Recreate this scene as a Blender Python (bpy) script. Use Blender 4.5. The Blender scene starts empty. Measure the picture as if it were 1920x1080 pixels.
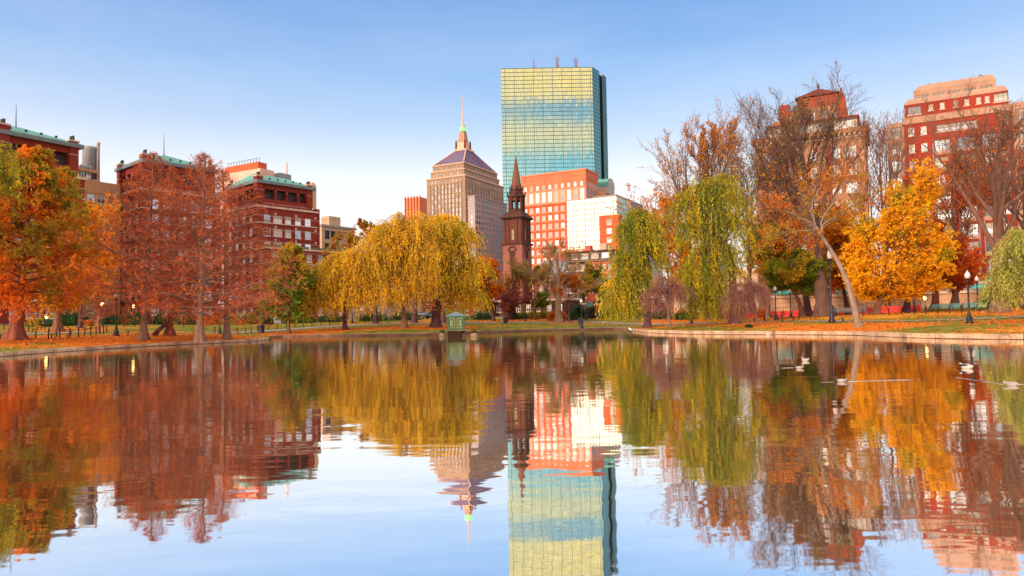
import bpy, bmesh, math, random
import numpy as np
from mathutils import Vector, Matrix
from mathutils.geometry import delaunay_2d_cdt

scene = bpy.context.scene
COL = scene.collection
R = math.radians
# ------------------------------------------------------------------ camera
F = 1330.0
PITCH = math.atan(57.5 / F)
ROLL = R(1.0)
CAMH = 1.8
R0 = np.array([1.0, 0, 0]); FW = np.array([0, math.cos(PITCH), math.sin(PITCH)]); U0 = np.array([0, -math.sin(PITCH), math.cos(PITCH)])
CR = math.cos(ROLL) * R0 - math.sin(ROLL) * U0
CU = math.sin(ROLL) * R0 + math.cos(ROLL) * U0
CAM = np.array([0, 0, CAMH])
def raydir(px, py): return FW + (px - 960) / F * CR - (py - 540) / F * CU
def P(px, py, D):
    d = raydir(px, py); return CAM + d * (D / d[1])
def on_water(px, py):
    d = raydir(px, py); return CAM + d * (-CAMH / d[2])
def proj(p):
    d = np.asarray(p, float) - CAM; w = d @ FW
    return 960 + F * (d @ CR) / w, 540 - F * (d @ CU) / w
cam_d = bpy.data.cameras.new("camera"); cam = bpy.data.objects.new("camera", cam_d); COL.objects.link(cam)
cam.matrix_world = Matrix(((CR[0], CU[0], -FW[0], 0), (CR[1], CU[1], -FW[1], 0), (CR[2], CU[2], -FW[2], CAMH), (0, 0, 0, 1)))
cam_d.sensor_width = 36; cam_d.lens = 36 * F / 1920; cam_d.clip_end = 6000; cam_d.clip_start = 0.1
scene.camera = cam

# ------------------------------------------------------------------ materials
MATS = {}
class NT:
    def __init__(s, name):
        s.m = bpy.data.materials.new(name); s.m.use_nodes = True
        s.t = s.m.node_tree; s.t.nodes.clear(); s.out = s.n('ShaderNodeOutputMaterial')
    def n(s, typ, **kw):
        x = s.t.nodes.new(typ)
        for k, v in kw.items():
            if k[0] == 'i' and k[1:].isdigit(): x.inputs[int(k[1:])].default_value = v
            else: setattr(x, k, v)
        return x
    def l(s, a, b): s.t.links.new(a, b)
    def noise(s, scale, coord='Object', detail=3, stretch=None):
        tc = s.n('ShaderNodeTexCoord'); o = tc.outputs[coord]
        if stretch:
            mp = s.n('ShaderNodeMapping'); mp.inputs['Scale'].default_value = stretch; s.l(o, mp.inputs[0]); o = mp.outputs[0]
        nz = s.n('ShaderNodeTexNoise'); nz.inputs['Scale'].default_value = scale; nz.inputs['Detail'].default_value = detail
        s.l(o, nz.inputs['Vector']); return nz
    def ramp(s, fac, stops):
        r = s.n('ShaderNodeValToRGB'); e = r.color_ramp.elements
        while len(e) < len(stops): e.new(0.5)
        for i, (p, c) in enumerate(stops): e[i].position = p; e[i].color = (*c, 1)
        s.l(fac, r.inputs[0]); return r.outputs[0]
    def mix(s, fac, a, b, mode='MIX'):
        x = s.n('ShaderNodeMix', data_type='RGBA', blend_type=mode)
        if isinstance(fac, (int, float)): x.inputs[0].default_value = fac
        else: s.l(fac, x.inputs[0])
        for i, v in ((6, a), (7, b)):
            if isinstance(v, tuple): x.inputs[i].default_value = (*v, 1)
            else: s.l(v, x.inputs[i])
        return x.outputs[2]
    def math(s, op, a, b=None):
        x = s.n('ShaderNodeMath', operation=op)
        for i, v in ((0, a), (1, b)):
            if v is None: continue
            if isinstance(v, (int, float)): x.inputs[i].default_value = v
            else: s.l(v, x.inputs[i])
        return x.outputs[0]

def m_solid(name, col, rough=0.7, var=0.15, scale=0.6, metal=0.0, bump=0.0, emit=None):
    if name in MATS: return MATS[name]
    n = NT(name); b = n.n('ShaderNodeBsdfPrincipled'); n.l(b.outputs[0], n.out.inputs[0])
    nz = n.noise(scale, detail=5); nz2 = n.noise(scale * 9, detail=2)
    f = n.math('ADD', n.math('MULTIPLY', nz.outputs[0], 0.6), n.math('MULTIPLY', nz2.outputs[0], 0.4))
    lo = tuple(c * (1 - var * 1.6) for c in col); hi = tuple(min(1, c * (1 + var * 1.6)) for c in col)
    n.l(n.ramp(f, [(0.3, lo), (0.5, col), (0.7, hi)]), b.inputs['Base Color'])
    b.inputs['Roughness'].default_value = rough; b.inputs['Metallic'].default_value = metal
    if rough > .75: b.inputs['Specular IOR Level'].default_value = 0.12
    if bump:
        bp = n.n('ShaderNodeBump'); bp.inputs['Strength'].default_value = bump; bp.inputs['Distance'].default_value = 0.03
        n.l(nz2.outputs[0], bp.inputs['Height']); n.l(bp.outputs[0], b.inputs['Normal'])
    if emit:
        b.inputs['Emission Color'].default_value = (*emit[0], 1); b.inputs['Emission Strength'].default_value = emit[1]
    MATS[name] = n.m; return n.m

def m_wall(name, col, col2=None, line=3.2, linecol=None, var=0.2, vert=None):
    """masonry: blotchy stone or brick with weathering and faint course lines"""
    if name in MATS: return MATS[name]
    col2 = col2 or tuple(c * 0.72 for c in col)
    n = NT(name); b = n.n('ShaderNodeBsdfPrincipled'); n.l(b.outputs[0], n.out.inputs[0])
    nz = n.noise(0.12, detail=6); nz2 = n.noise(1.7, detail=4); nz3 = n.noise(0.5, detail=3, stretch=(1, 1, 0.12))
    c = n.ramp(nz.outputs[0], [(0.35, col2), (0.6, col)])
    c = n.mix(0.35, c, n.ramp(nz2.outputs[0], [(0.3, tuple(x * (1 - var) for x in col2)), (0.7, tuple(min(1, x * (1 + var)) for x in col))]))
    c = n.mix(n.math('MULTIPLY', n.ramp(nz3.outputs[0], [(0.5, (0, 0, 0)), (0.75, (1, 1, 1))]), 0.35), c, tuple(x * 0.6 for x in col2))
    tc = n.n('ShaderNodeTexCoord'); sp = n.n('ShaderNodeSeparateXYZ'); n.l(tc.outputs['Object'], sp.inputs[0])
    w = n.math('FRACT', n.math('DIVIDE', sp.outputs[2], line))
    m = n.math('LESS_THAN', w, 0.06)
    c = n.mix(n.math('MULTIPLY', m, 0.5), c, linecol or tuple(x * 0.55 for x in col2))
    n.l(c, b.inputs['Base Color']); b.inputs['Roughness'].default_value = 0.85; b.inputs['Specular IOR Level'].default_value = 0.2
    MATS[name] = n.m; return n.m

def m_leaf(name, cols, patch=0.35, green=None, green_amt=0.0, trans=0.48, streak=False):
    """leaf colours: random per leaf, drifting through the crown in patches"""
    if name in MATS: return MATS[name]
    n = NT(name); g = n.n('ShaderNodeNewGeometry')
    if streak: nz = n.noise(1.5, detail=3, stretch=(1, 1, 0.13)); w = 0.25; gain = 1.5; off = 0.33
    else: nz = n.noise(patch * 1.4, detail=5); w = 0.36; gain = 1.25; off = 0.31
    f = n.math('ADD', n.math('MULTIPLY', g.outputs['Random Per Island'], w), n.math('MULTIPLY', n.math('SUBTRACT', nz.outputs[0], off), gain))
    f = n.math('ADD', f, 0.05)
    k = len(cols); c = n.ramp(f, [(0.15 + 0.7 * i / max(1, k - 1), cc) for i, cc in enumerate(cols)])
    if green:
        nz2 = n.noise(0.9, detail=3, stretch=(1, 1, 0.16)) if streak else n.noise(patch * 0.8, detail=3); nz2.noise_dimensions = '4D'; nz2.inputs['W'].default_value = 7.3
        gm = n.math('MULTIPLY', n.ramp(nz2.outputs[0], [(0.60 - green_amt * 0.3, (0, 0, 0)), (0.70 - green_amt * 0.25, (1, 1, 1))]), 0.85)
        c = n.mix(gm, c, green)
    d = n.n('ShaderNodeBsdfDiffuse'); t = n.n('ShaderNodeBsdfTranslucent'); n.l(c, d.inputs[0]); n.l(c, t.inputs[0])
    mx = n.n('ShaderNodeMixShader'); mx.inputs[0].default_value = trans; n.l(d.outputs[0], mx.inputs[1]); n.l(t.outputs[0], mx.inputs[2])
    gl = n.n('ShaderNodeBsdfGlossy'); gl.inputs['Roughness'].default_value = 0.5
    mg = n.n('ShaderNodeMixShader'); mg.inputs[0].default_value = 0.012; n.l(mx.outputs[0], mg.inputs[1]); n.l(gl.outputs[0], mg.inputs[2])
    n.l(mg.outputs[0], n.out.inputs[0]); MATS[name] = n.m; return n.m

def m_bark(name, col, col2):
    if name in MATS: return MATS[name]
    n = NT(name); b = n.n('ShaderNodeBsdfPrincipled'); n.l(b.outputs[0], n.out.inputs[0])
    nz = n.noise(6, detail=5, stretch=(1, 1, 0.15)); nz2 = n.noise(0.8)
    c = n.mix(0.4, n.ramp(nz.outputs[0], [(0.35, col2), (0.62, col)]), n.ramp(nz2.outputs[0], [(0.35, col2), (0.65, col)]))
    n.l(c, b.inputs['Base Color']); b.inputs['Roughness'].default_value = 0.9
    bp = n.n('ShaderNodeBump'); bp.inputs['Strength'].default_value = 0.8; bp.inputs['Distance'].default_value = 0.06
    n.l(nz.outputs[0], bp.inputs['Height']); n.l(bp.outputs[0], b.inputs['Normal'])
    MATS[name] = n.m; return n.m

def m_glass(name, tint, rough=0.05, diff=(0.3, 0.35, 0.38), mixf=0.8, var=0.0):
    """reflective glazing"""
    if name in MATS: return MATS[name]
    n = NT(name); g = n.n('ShaderNodeBsdfGlossy'); g.inputs['Roughness'].default_value = rough; g.inputs[0].default_value = (*tint, 1)
    if var:
        ge = n.n('ShaderNodeNewGeometry')
        n.l(n.ramp(ge.outputs['Random Per Island'], [(0.0, tuple(c * (1 - var) for c in tint)), (1.0, tuple(min(1, c * (1 + var * 0.6)) for c in tint))]), g.inputs[0])
    d = n.n('ShaderNodeBsdfDiffuse'); d.inputs[0].default_value = (*diff, 1)
    mx = n.n('ShaderNodeMixShader'); mx.inputs[0].default_value = mixf; n.l(d.outputs[0], mx.inputs[1]); n.l(g.outputs[0], mx.inputs[2])
    n.l(mx.outputs[0], n.out.inputs[0]); MATS[name] = n.m; return n.m

# ------------------------------------------------------------------ objects
def tag(o, label=None, cat=None, group=None, kind=None):
    if label: o['label'] = label
    if cat: o['category'] = cat
    if group: o['group'] = group
    if kind: o['kind'] = kind
    return o
def empty(name, loc=(0, 0, 0), rz=0.0, parent=None):
    o = bpy.data.objects.new(name, None); COL.objects.link(o); o.location = tuple(map(float, loc)); o.rotation_euler = (0, 0, rz)
    o.empty_display_size = 0.2; o.parent = parent; return o
def np_mesh(name, verts, quads=None, tris=None, mats=(), parent=None, smooth=False, midx=None):
    me = bpy.data.meshes.new(name); verts = np.asarray(verts, np.float32).reshape(-1, 3)
    nq = 0 if quads is None else len(quads); nt = 0 if tris is None else len(tris)
    me.vertices.add(len(verts)); me.vertices.foreach_set('co', verts.ravel())
    idx = []; 
    if nq: idx.append(np.asarray(quads, np.int32).ravel())
    if nt: idx.append(np.asarray(tris, np.int32).ravel())
    idx = np.concatenate(idx); me.loops.add(len(idx)); me.loops.foreach_set('vertex_index', idx)
    starts = np.concatenate([np.arange(nq) * 4, nq * 4 + np.arange(nt) * 3]).astype(np.int32)
    me.polygons.add(nq + nt); me.polygons.foreach_set('loop_start', starts)
    if smooth: me.polygons.foreach_set('use_smooth', np.ones(nq + nt, bool))
    if midx is not None: me.polygons.foreach_set('material_index', np.asarray(midx, np.int32))
    me.update(calc_edges=True)
    for m in mats: me.materials.append(m)
    o = bpy.data.objects.new(name, me); COL.objects.link(o); o.parent = parent; return o

class MB:
    """collects shapes and links them as ONE mesh object"""
    def __init__(s): s.v = []; s.f = []; s.mi = []; s.mats = []; s.sm = []
    def slot(s, m):
        if m not in s.mats: s.mats.append(m)
        return s.mats.index(m)
    def add(s, vs, fs, m, smooth=False):
        b = len(s.v); s.v += [tuple(map(float, v)) for v in vs]; k = s.slot(m)
        for f in fs: s.f.append([b + i for i in f]); s.mi.append(k); s.sm.append(smooth)
    def quad(s, a, b, c, d, m): s.add([a, b, c, d], [(0, 1, 2, 3)], m)
    def box(s, x0, x1, y0, y1, z0, z1, m, bottom=True):
        vs = [(x0, y0, z0), (x1, y0, z0), (x1, y1, z0), (x0, y1, z0), (x0, y0, z1), (x1, y0, z1), (x1, y1, z1), (x0, y1, z1)]
        fs = [(0, 1, 5, 4), (1, 2, 6, 5), (2, 3, 7, 6), (3, 0, 4, 7), (4, 5, 6, 7)] + ([(3, 2, 1, 0)] if bottom else [])
        s.add(vs, fs, m)
    def frustum(s, r0, r1, m, cap=True):
        """r = (x0,x1,y0,y1,z)"""
        vs = []
        for (x0, x1, y0, y1, z) in (r0, r1): vs += [(x0, y0, z), (x1, y0, z), (x1, y1, z), (x0, y1, z)]
        s.add(vs, [(0, 1, 5, 4), (1, 2, 6, 5), (2, 3, 7, 6), (3, 0, 4, 7)] + ([(4, 5, 6, 7)] if cap else []), m)
    def lathe(s, prof, m, n=12, c=(0, 0), smooth=True, rot=0.0, sq=1.0):
        vs = []; fs = []
        for (r, z) in prof:
            for k in range(n):
                a = 2 * math.pi * k / n + rot; vs.append((c[0] + r * math.cos(a), c[1] + sq * r * math.sin(a), z))
        for i in range(len(prof) - 1):
            for k in range(n):
                fs.append((i * n + k, i * n + (k + 1) % n, (i + 1) * n + (k + 1) % n, (i + 1) * n + k))
        fs.append(tuple(range(n))[::-1]); fs.append(tuple((len(prof) - 1) * n + k for k in range(n)))
        s.add(vs, fs, m, smooth)
    def tube(s, pts, rad, m, n=6):
        pts = [Vector(p) for p in pts]
        if not isinstance(rad, (list, tuple)): rad = [rad] * len(pts)
        vs = []; fs = []
        for i, p in enumerate(pts):
            t = (pts[min(i + 1, len(pts) - 1)] - pts[max(i - 1, 0)]).normalized()
            a = t.cross(Vector((0, 0, 1)) if abs(t.z) < 0.95 else Vector((1, 0, 0))).normalized(); b = t.cross(a)
            for k in range(n):
                an = 2 * math.pi * k / n; vs.append(p + (a * math.cos(an) + b * math.sin(an)) * rad[i])
        for i in range(len(pts) - 1):
            for k in range(n): fs.append((i * n + k, i * n + (k + 1) % n, (i + 1) * n + (k + 1) % n, (i + 1) * n + k))
        fs.append(tuple(range(n))); fs.append(tuple((len(pts) - 1) * n + k for k in range(n))[::-1])
        s.add(vs, fs, m, True)
    def loft(s, rings, m, smooth=True):
        n = len(rings[0]); vs = [v for r in rings for v in r]; fs = []
        for i in range(len(rings) - 1):
            for k in range(n): fs.append((i * n + k, i * n + (k + 1) % n, (i + 1) * n + (k + 1) % n, (i + 1) * n + k))
        fs.append(tuple(range(n))[::-1]); fs.append(tuple((len(rings) - 1) * n + k for k in range(n)))
        s.add(vs, fs, m, smooth)
    def mesh(s, name):
        me = bpy.data.meshes.new(name); me.from_pydata(s.v, [], s.f)
        for m in s.mats: me.materials.append(m)
        me.polygons.foreach_set('material_index', s.mi); me.polygons.foreach_set('use_smooth', s.sm)
        bm = bmesh.new(); bm.from_mesh(me); bmesh.ops.recalc_face_normals(bm, faces=bm.faces) if len(s.f) < 4000 and getattr(s, 'fix', True) else None
        bm.to_mesh(me); bm.free(); me.update(); return me
    def build(s, name, parent=None):
        o = bpy.data.objects.new(name, s.mesh(name)); COL.objects.link(o); o.parent = parent; return o
def copy_tree(o, parent=None):
    c = o.copy(); COL.objects.link(c); c.parent = parent
    for ch in list(o.children): copy_tree(ch, c)
    return c

# ------------------------------------------------------------------ world
def build_world():
    w = bpy.data.worlds.new("World"); scene.world = w; w.use_nodes = True; t = w.node_tree; t.nodes.clear()
    n = NT.__new__(NT); n.m = w; n.t = t; n.out = n.n('ShaderNodeOutputWorld')
    bg = n.n('ShaderNodeBackground'); n.l(bg.outputs[0], n.out.inputs[0])
    tc = n.n('ShaderNodeTexCoord'); D = tc.outputs['Generated']; sp = n.n('ShaderNodeSeparateXYZ'); n.l(D, sp.inputs[0])
    sky = n.n('ShaderNodeTexSky'); sky.sky_type = 'NISHITA'; sky.sun_disc = False
    sky.sun_elevation = R(SUN_EL); sky.sun_rotation = math.atan2(SUN_AZ[0], SUN_AZ[1]); sky.air_density = 1.0; sky.dust_density = 1.0; sky.ozone_density = 2.0
    z = n.math('MAXIMUM', sp.outputs[2], 0.0)
    grad = n.ramp(z, [(0.0, (0.80, 0.74, 0.68)), (0.12, (0.76, 0.73, 0.69)), (0.19, (0.69, 0.71, 0.70)), (0.26, (0.39, 0.50, 0.66)), (0.33, (0.195, 0.355, 0.61)), (0.42, (0.11, 0.25, 0.535)), (0.62, (1.12, 1.0, 0.80)), (1.0, (1.35, 1.18, 0.92))])  # overhead stops: added warm brightness, out of view, as fill light for the trees
    # pinkish air low on both flanks of the view
    nzs = n.n('ShaderNodeTexNoise'); mp = n.n('ShaderNodeMapping'); mp.inputs['Scale'].default_value = (1.2, 1.2, 5); n.l(D, mp.inputs[0]); n.l(mp.outputs[0], nzs.inputs['Vector'])
    nzs.inputs['Scale'].default_value = 1.6; nzs.inputs['Detail'].default_value = 6; nzs.inputs['Roughness'].default_value = 0.55
    side = n.math('MULTIPLY', n.math('POWER', n.math('ABSOLUTE', sp.outputs[0]), 1.5), n.math('SUBTRACT', 1.0, z))
    grad = n.mix(n.math('MULTIPLY', side, 0.42), grad, (0.60, 0.57, 0.70))
    haze = n.math('MULTIPLY', n.ramp(nzs.outputs[0], [(0.42, (0, 0, 0)), (0.75, (1, 1, 1))]), 0.22)
    grad = n.mix(haze, grad, (0.62, 0.66, 0.76))
    # sunward half: brighter, warm; broken yellow clouds
    sd = n.math('ADD', n.math('MULTIPLY', sp.outputs[0], SUN_AZ[0]), n.math('MULTIPLY', sp.outputs[1], SUN_AZ[1]))
    sdc = n.math('MAXIMUM', sd, 0.0)
    glow = n.math('MULTIPLY', n.math('POWER', sdc, 9.0), n.math('POWER', n.math('SUBTRACT', 1.0, z), 2.0))
    nzc = n.n('ShaderNodeTexNoise'); mp2 = n.n('ShaderNodeMapping'); mp2.inputs['Scale'].default_value = (1.6, 1.6, 11); mp2.inputs['Location'].default_value = CLOUD_OFF; n.l(D, mp2.inputs[0]); n.l(mp2.outputs[0], nzc.inputs['Vector'])
    nzc.inputs['Scale'].default_value = 1.5; nzc.inputs['Detail'].default_value = 7; nzc.inputs['Roughness'].default_value = 0.5
    back = n.math('GREATER_THAN', n.math('MULTIPLY', sp.outputs[1], -1.0), 0.0)
    band = n.ramp(z, [(0.17, (0, 0, 0)), (0.22, (0.16, 0.16, 0.16)), (0.255, (0.24, .24, .24)), (0.285, (0.22, .22, .22)), (0.305, (0.55, 0.55, 0.55)), (0.345, (0.45, 0.45, 0.45)), (0.40, (0.1, 0.1, 0.1)), (0.5, (0.0, 0.0, 0.0))])
    cl = n.math('ADD', n.math('SUBTRACT', nzc.outputs[0], 0.52), band)
    cl = n.math('MULTIPLY', n.ramp(cl, [(0.02, (0, 0, 0)), (0.48, (1, 1, 1))]), back)
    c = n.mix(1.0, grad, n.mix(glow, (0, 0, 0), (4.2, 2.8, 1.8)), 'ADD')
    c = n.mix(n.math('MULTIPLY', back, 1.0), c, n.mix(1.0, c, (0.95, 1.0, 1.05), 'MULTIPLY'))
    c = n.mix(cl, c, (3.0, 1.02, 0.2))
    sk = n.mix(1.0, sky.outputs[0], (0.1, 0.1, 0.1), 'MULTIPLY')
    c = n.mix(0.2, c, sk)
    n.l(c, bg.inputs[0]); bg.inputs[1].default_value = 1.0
SUN_EL = 13.0
SUN_AZ = (-0.669, -0.743)
CLOUD_OFF = (0.3, 0.0, 0.0)
build_world()
sl = bpy.data.lights.new("sun", 'SUN'); sl.energy = 2.4; sl.angle = R(4.0); sl.color = (1.0, 0.70, 0.48)
so = bpy.data.objects.new("sun", sl); COL.objects.link(so)
sdv = Vector((SUN_AZ[0] * math.cos(R(SUN_EL)), SUN_AZ[1] * math.cos(R(SUN_EL)), math.sin(R(SUN_EL))))
so.rotation_euler = sdv.to_track_quat('Z', 'Y').to_euler(); so.location = (-60, -60, 60)
vs = scene.view_settings; vs.view_transform = 'Standard'; vs.look = 'None'; vs.exposure = 0.72; vs.gamma = 1
scene.render.engine = 'CYCLES'
scene.cycles.max_bounces = 6; scene.cycles.diffuse_bounces = 3; scene.cycles.glossy_bounces = 4; scene.cycles.transmission_bounces = 3; scene.cycles.transparent_max_bounces = 4
scene.cycles.use_adaptive_sampling = True; scene.cycles.use_denoising = True
# ------------------------------------------------------------------ shoreline and land
SHPX_L = [(-260, 690), (-120, 679), (0, 669), (90, 661.5), (180, 655.5), (260, 650.5), (340, 646.5), (410, 643.5), (470, 640.5), (505, 637.5)]
SHPX_C = [(508, 634.5), (490, 633.2), (530, 632), (620, 630.5), (720, 629.6), (800, 628.6), (870, 626), (920, 623.2), (1000, 620.6), (1080, 618.8), (1150, 617.2), (1178, 616.8)]
SHPX_R = [(1184, 620.3), (1215, 624.0), (1290, 626.6), (1367, 627.4), (1440, 627.6), (1530, 628.0), (1600, 628.6), (1650, 631.0), (1700, 633.3), (1765, 635.0), (1845, 636.3), (1920, 636.6), (2010, 637), (2150, 638)]
sh2 = lambda L: [tuple(on_water(*p)[:2]) for p in L]
SL, SC, SR = sh2(SHPX_L), sh2(SHPX_C), sh2(SHPX_R)
SHORE = SL + SC + SR
LAG = SHORE + [(SR[-1][0] + 12, 20), (SR[-1][0] + 14, -30), (SL[0][0] - 14, -30), (SL[0][0] - 10, 18)]
def resample(L, st):
    out = [L[0]]
    for a, b in zip(L[:-1], L[1:]):
        d = math.dist(a, b); k = max(1, int(round(d / st)))
        for i in range(1, k + 1): out.append((a[0] + (b[0] - a[0]) * i / k, a[1] + (b[1] - a[1]) * i / k))
    return out
LAGR = resample(LAG + [LAG[0]], 2.0)[:-1]
_A = np.array(LAGR); _B = np.roll(_A, -1, axis=0)
def sdist(x, y):
    p = np.array([x, y]); ab = _B - _A; t = np.clip(((p - _A) * ab).sum(1) / (ab * ab).sum(1), 0, 1)
    return float(np.sqrt((((_A + ab * t[:, None]) - p) ** 2).sum(1).min()))
def inside(x, y):
    c = False; a = _A; b = _B
    m = ((a[:, 1] > y) != (b[:, 1] > y))
    xi = (b[:, 0] - a[:, 0]) * (y - a[:, 1]) / np.where(b[:, 1] == a[:, 1], 1e-9, b[:, 1] - a[:, 1]) + a[:, 0]
    return bool(np.count_nonzero(m & (x < xi)) % 2)
PD = [0, 1.0, 5, 15, 26, 50, 90, 400]; PZ = [0.26, 0.32, 0.58, 1.0, 1.42, 2.0, 2.5, 3.0]
def G(x, y):
    if inside(x, y): return 0.26
    return float(np.interp(sdist(x, y), PD, PZ)) + 0.05 * math.sin(x * .21 + y * .13)* min(1, sdist(x, y)/6)
def ground_at(px, py, dmin=40, dmax=260):
    """point where the view ray of a pixel meets the land"""
    d = raydir(px, py); d = d / d[1]; D = dmin
    while D < dmax:
        q = CAM + d * D
        if not inside(q[0], q[1]) and q[2] <= G(q[0], q[1]): return q
        D += 0.5
    return CAM + d * dmax
def at_base(px, D, py=600):
    p = P(px, py, D); z = G(p[0], p[1]); 
    for _ in range(2):
        pr = proj((p[0], p[1], z)); p = P(px, pr[1], D); z = G(p[0], p[1])
    return np.array([p[0], p[1], z])

LITTER = []   # (x, y, radius, kind 0 rust / 1 gold)
def m_ground():
    n = NT('park_ground'); b = n.n('ShaderNodeBsdfPrincipled'); n.l(b.outputs[0], n.out.inputs[0])
    at = n.n('ShaderNodeAttribute', attribute_name='litter'); sp = n.n('ShaderNodeSeparateColor'); n.l(at.outputs['Color'], sp.inputs[0])
    big = n.noise(0.10, detail=4); mid = n.noise(0.9, detail=5); fine = n.noise(5.0, detail=3)
    grass = n.ramp(mid.outputs[0], [(0.3, (0.07, 0.105, 0.014)), (0.5, (0.16, 0.165, 0.025)), (0.7, (0.27, 0.21, 0.04))])
    rust = n.ramp(fine.outputs[0], [(0.3, (0.26, 0.05, 0.012)), (0.5, (0.60, 0.15, 0.016)), (0.7, (0.78, 0.28, 0.03))])
    gold = n.ramp(fine.outputs[0], [(0.3, (0.38, 0.13, 0.012)), (0.5, (0.66, 0.28, 0.02)), (0.7, (0.85, 0.5, 0.09))])
    def thr(ch):
        s = n.math('ADD', n.math('ADD', n.math('ADD', ch, n.math('MULTIPLY', n.math('SUBTRACT', big.outputs[0], 0.5), 1.5)), n.math('MULTIPLY', n.math('SUBTRACT', fine.outputs[0], 0.5), 0.9)), n.math('MULTIPLY', n.math('SUBTRACT', mid.outputs[0], 0.5), 0.8))
        return n.ramp(s, [(0.42, (0, 0, 0)), (0.60, (1, 1, 1))])
    c = n.mix(thr(sp.outputs[0]), grass, rust); c = n.mix(thr(sp.outputs[1]), c, gold)
    c = n.mix(thr(sp.outputs[2]), c, (0.10, 0.10, 0.105))
    n.l(c, b.inputs['Base Color']); b.inputs['Roughness'].default_value = 0.95; b.inputs['Specular IOR Level'].default_value = 0.05
    bp = n.n('ShaderNodeBump'); bp.inputs['Strength'].default_value = 0.6; bp.inputs['Distance'].default_value = 0.06; n.l(fine.outputs[0], bp.inputs['Height']); n.l(bp.outputs[0], b.inputs['Normal'])
    return n.m
def build_land():
    pts = [Vector(p) for p in LAGR]; nb = len(pts); edges = [(i, (i + 1) % nb) for i in range(nb)]
    xs = []; 
    rng = random.Random(3)
    def add(x, y):
        if not inside(x, y): 
            d = sdist(x, y)
            if d > 0.7: pts.append(Vector((x, y)))
    for gx in np.arange(-110, 120, 2.2):
        for gy in np.arange(20, 150, 2.2):
            if abs(gx) < gy * 0.85 + 12: add(gx + rng.uniform(-.3, .3), gy + rng.uniform(-.3, .3))
    for gx in np.arange(-400, 401, 14):
        for gy in np.arange(-60, 700, 14):
            if not (abs(gx) < 118 and 15 < gy < 152): add(gx, gy)
    for a in range(24):
        pts.append(Vector((3500 * math.cos(a * math.pi / 12), 3500 * math.sin(a * math.pi / 12))))
    vs2, ed, fa, *_ = delaunay_2d_cdt(pts, edges, [], 0, 1e-4)
    V = []; att = []
    for v in vs2:
        z = G(v.x, v.y); V.append((v.x, v.y, z))
        r = 0.31; g = 0.14; s = 0.0
        for (lx, ly, lr, k) in LITTER:
            q = max(0.0, 1.24 - math.hypot(v.x - lx, v.y - ly) / lr)
            if k == 0: r = max(r, q)
            elif k == 1: g = max(g, q)
            else: s = max(s, q)
        if v.y > 168: s = 1.0
        att.append((min(r, 1), min(g, 1), s, 1))
    T = []
    for f in fa:
        cx = sum(vs2[i].x for i in f) / len(f); cy = sum(vs2[i].y for i in f) / len(f)
        if not inside(cx, cy): T.append(tuple(f))
    me = bpy.data.meshes.new('ground'); me.from_pydata(V, [], T); me.materials.append(m_ground())
    a = me.color_attributes.new('litter', 'FLOAT_COLOR', 'POINT'); a.data.foreach_set('color', np.array(att, np.float32).ravel())
    bm = bmesh.new(); bm.from_mesh(me); bmesh.ops.recalc_face_normals(bm, faces=bm.faces)
    if sum(f.normal.z for f in bm.faces) < 0: bmesh.ops.reverse_faces(bm, faces=bm.faces)
    bm.to_mesh(me); bm.free()
    me.polygons.foreach_set('use_smooth', [True] * len(me.polygons))
    o = bpy.data.objects.new('ground', me); COL.objects.link(o); tag(o, kind='structure')

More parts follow.
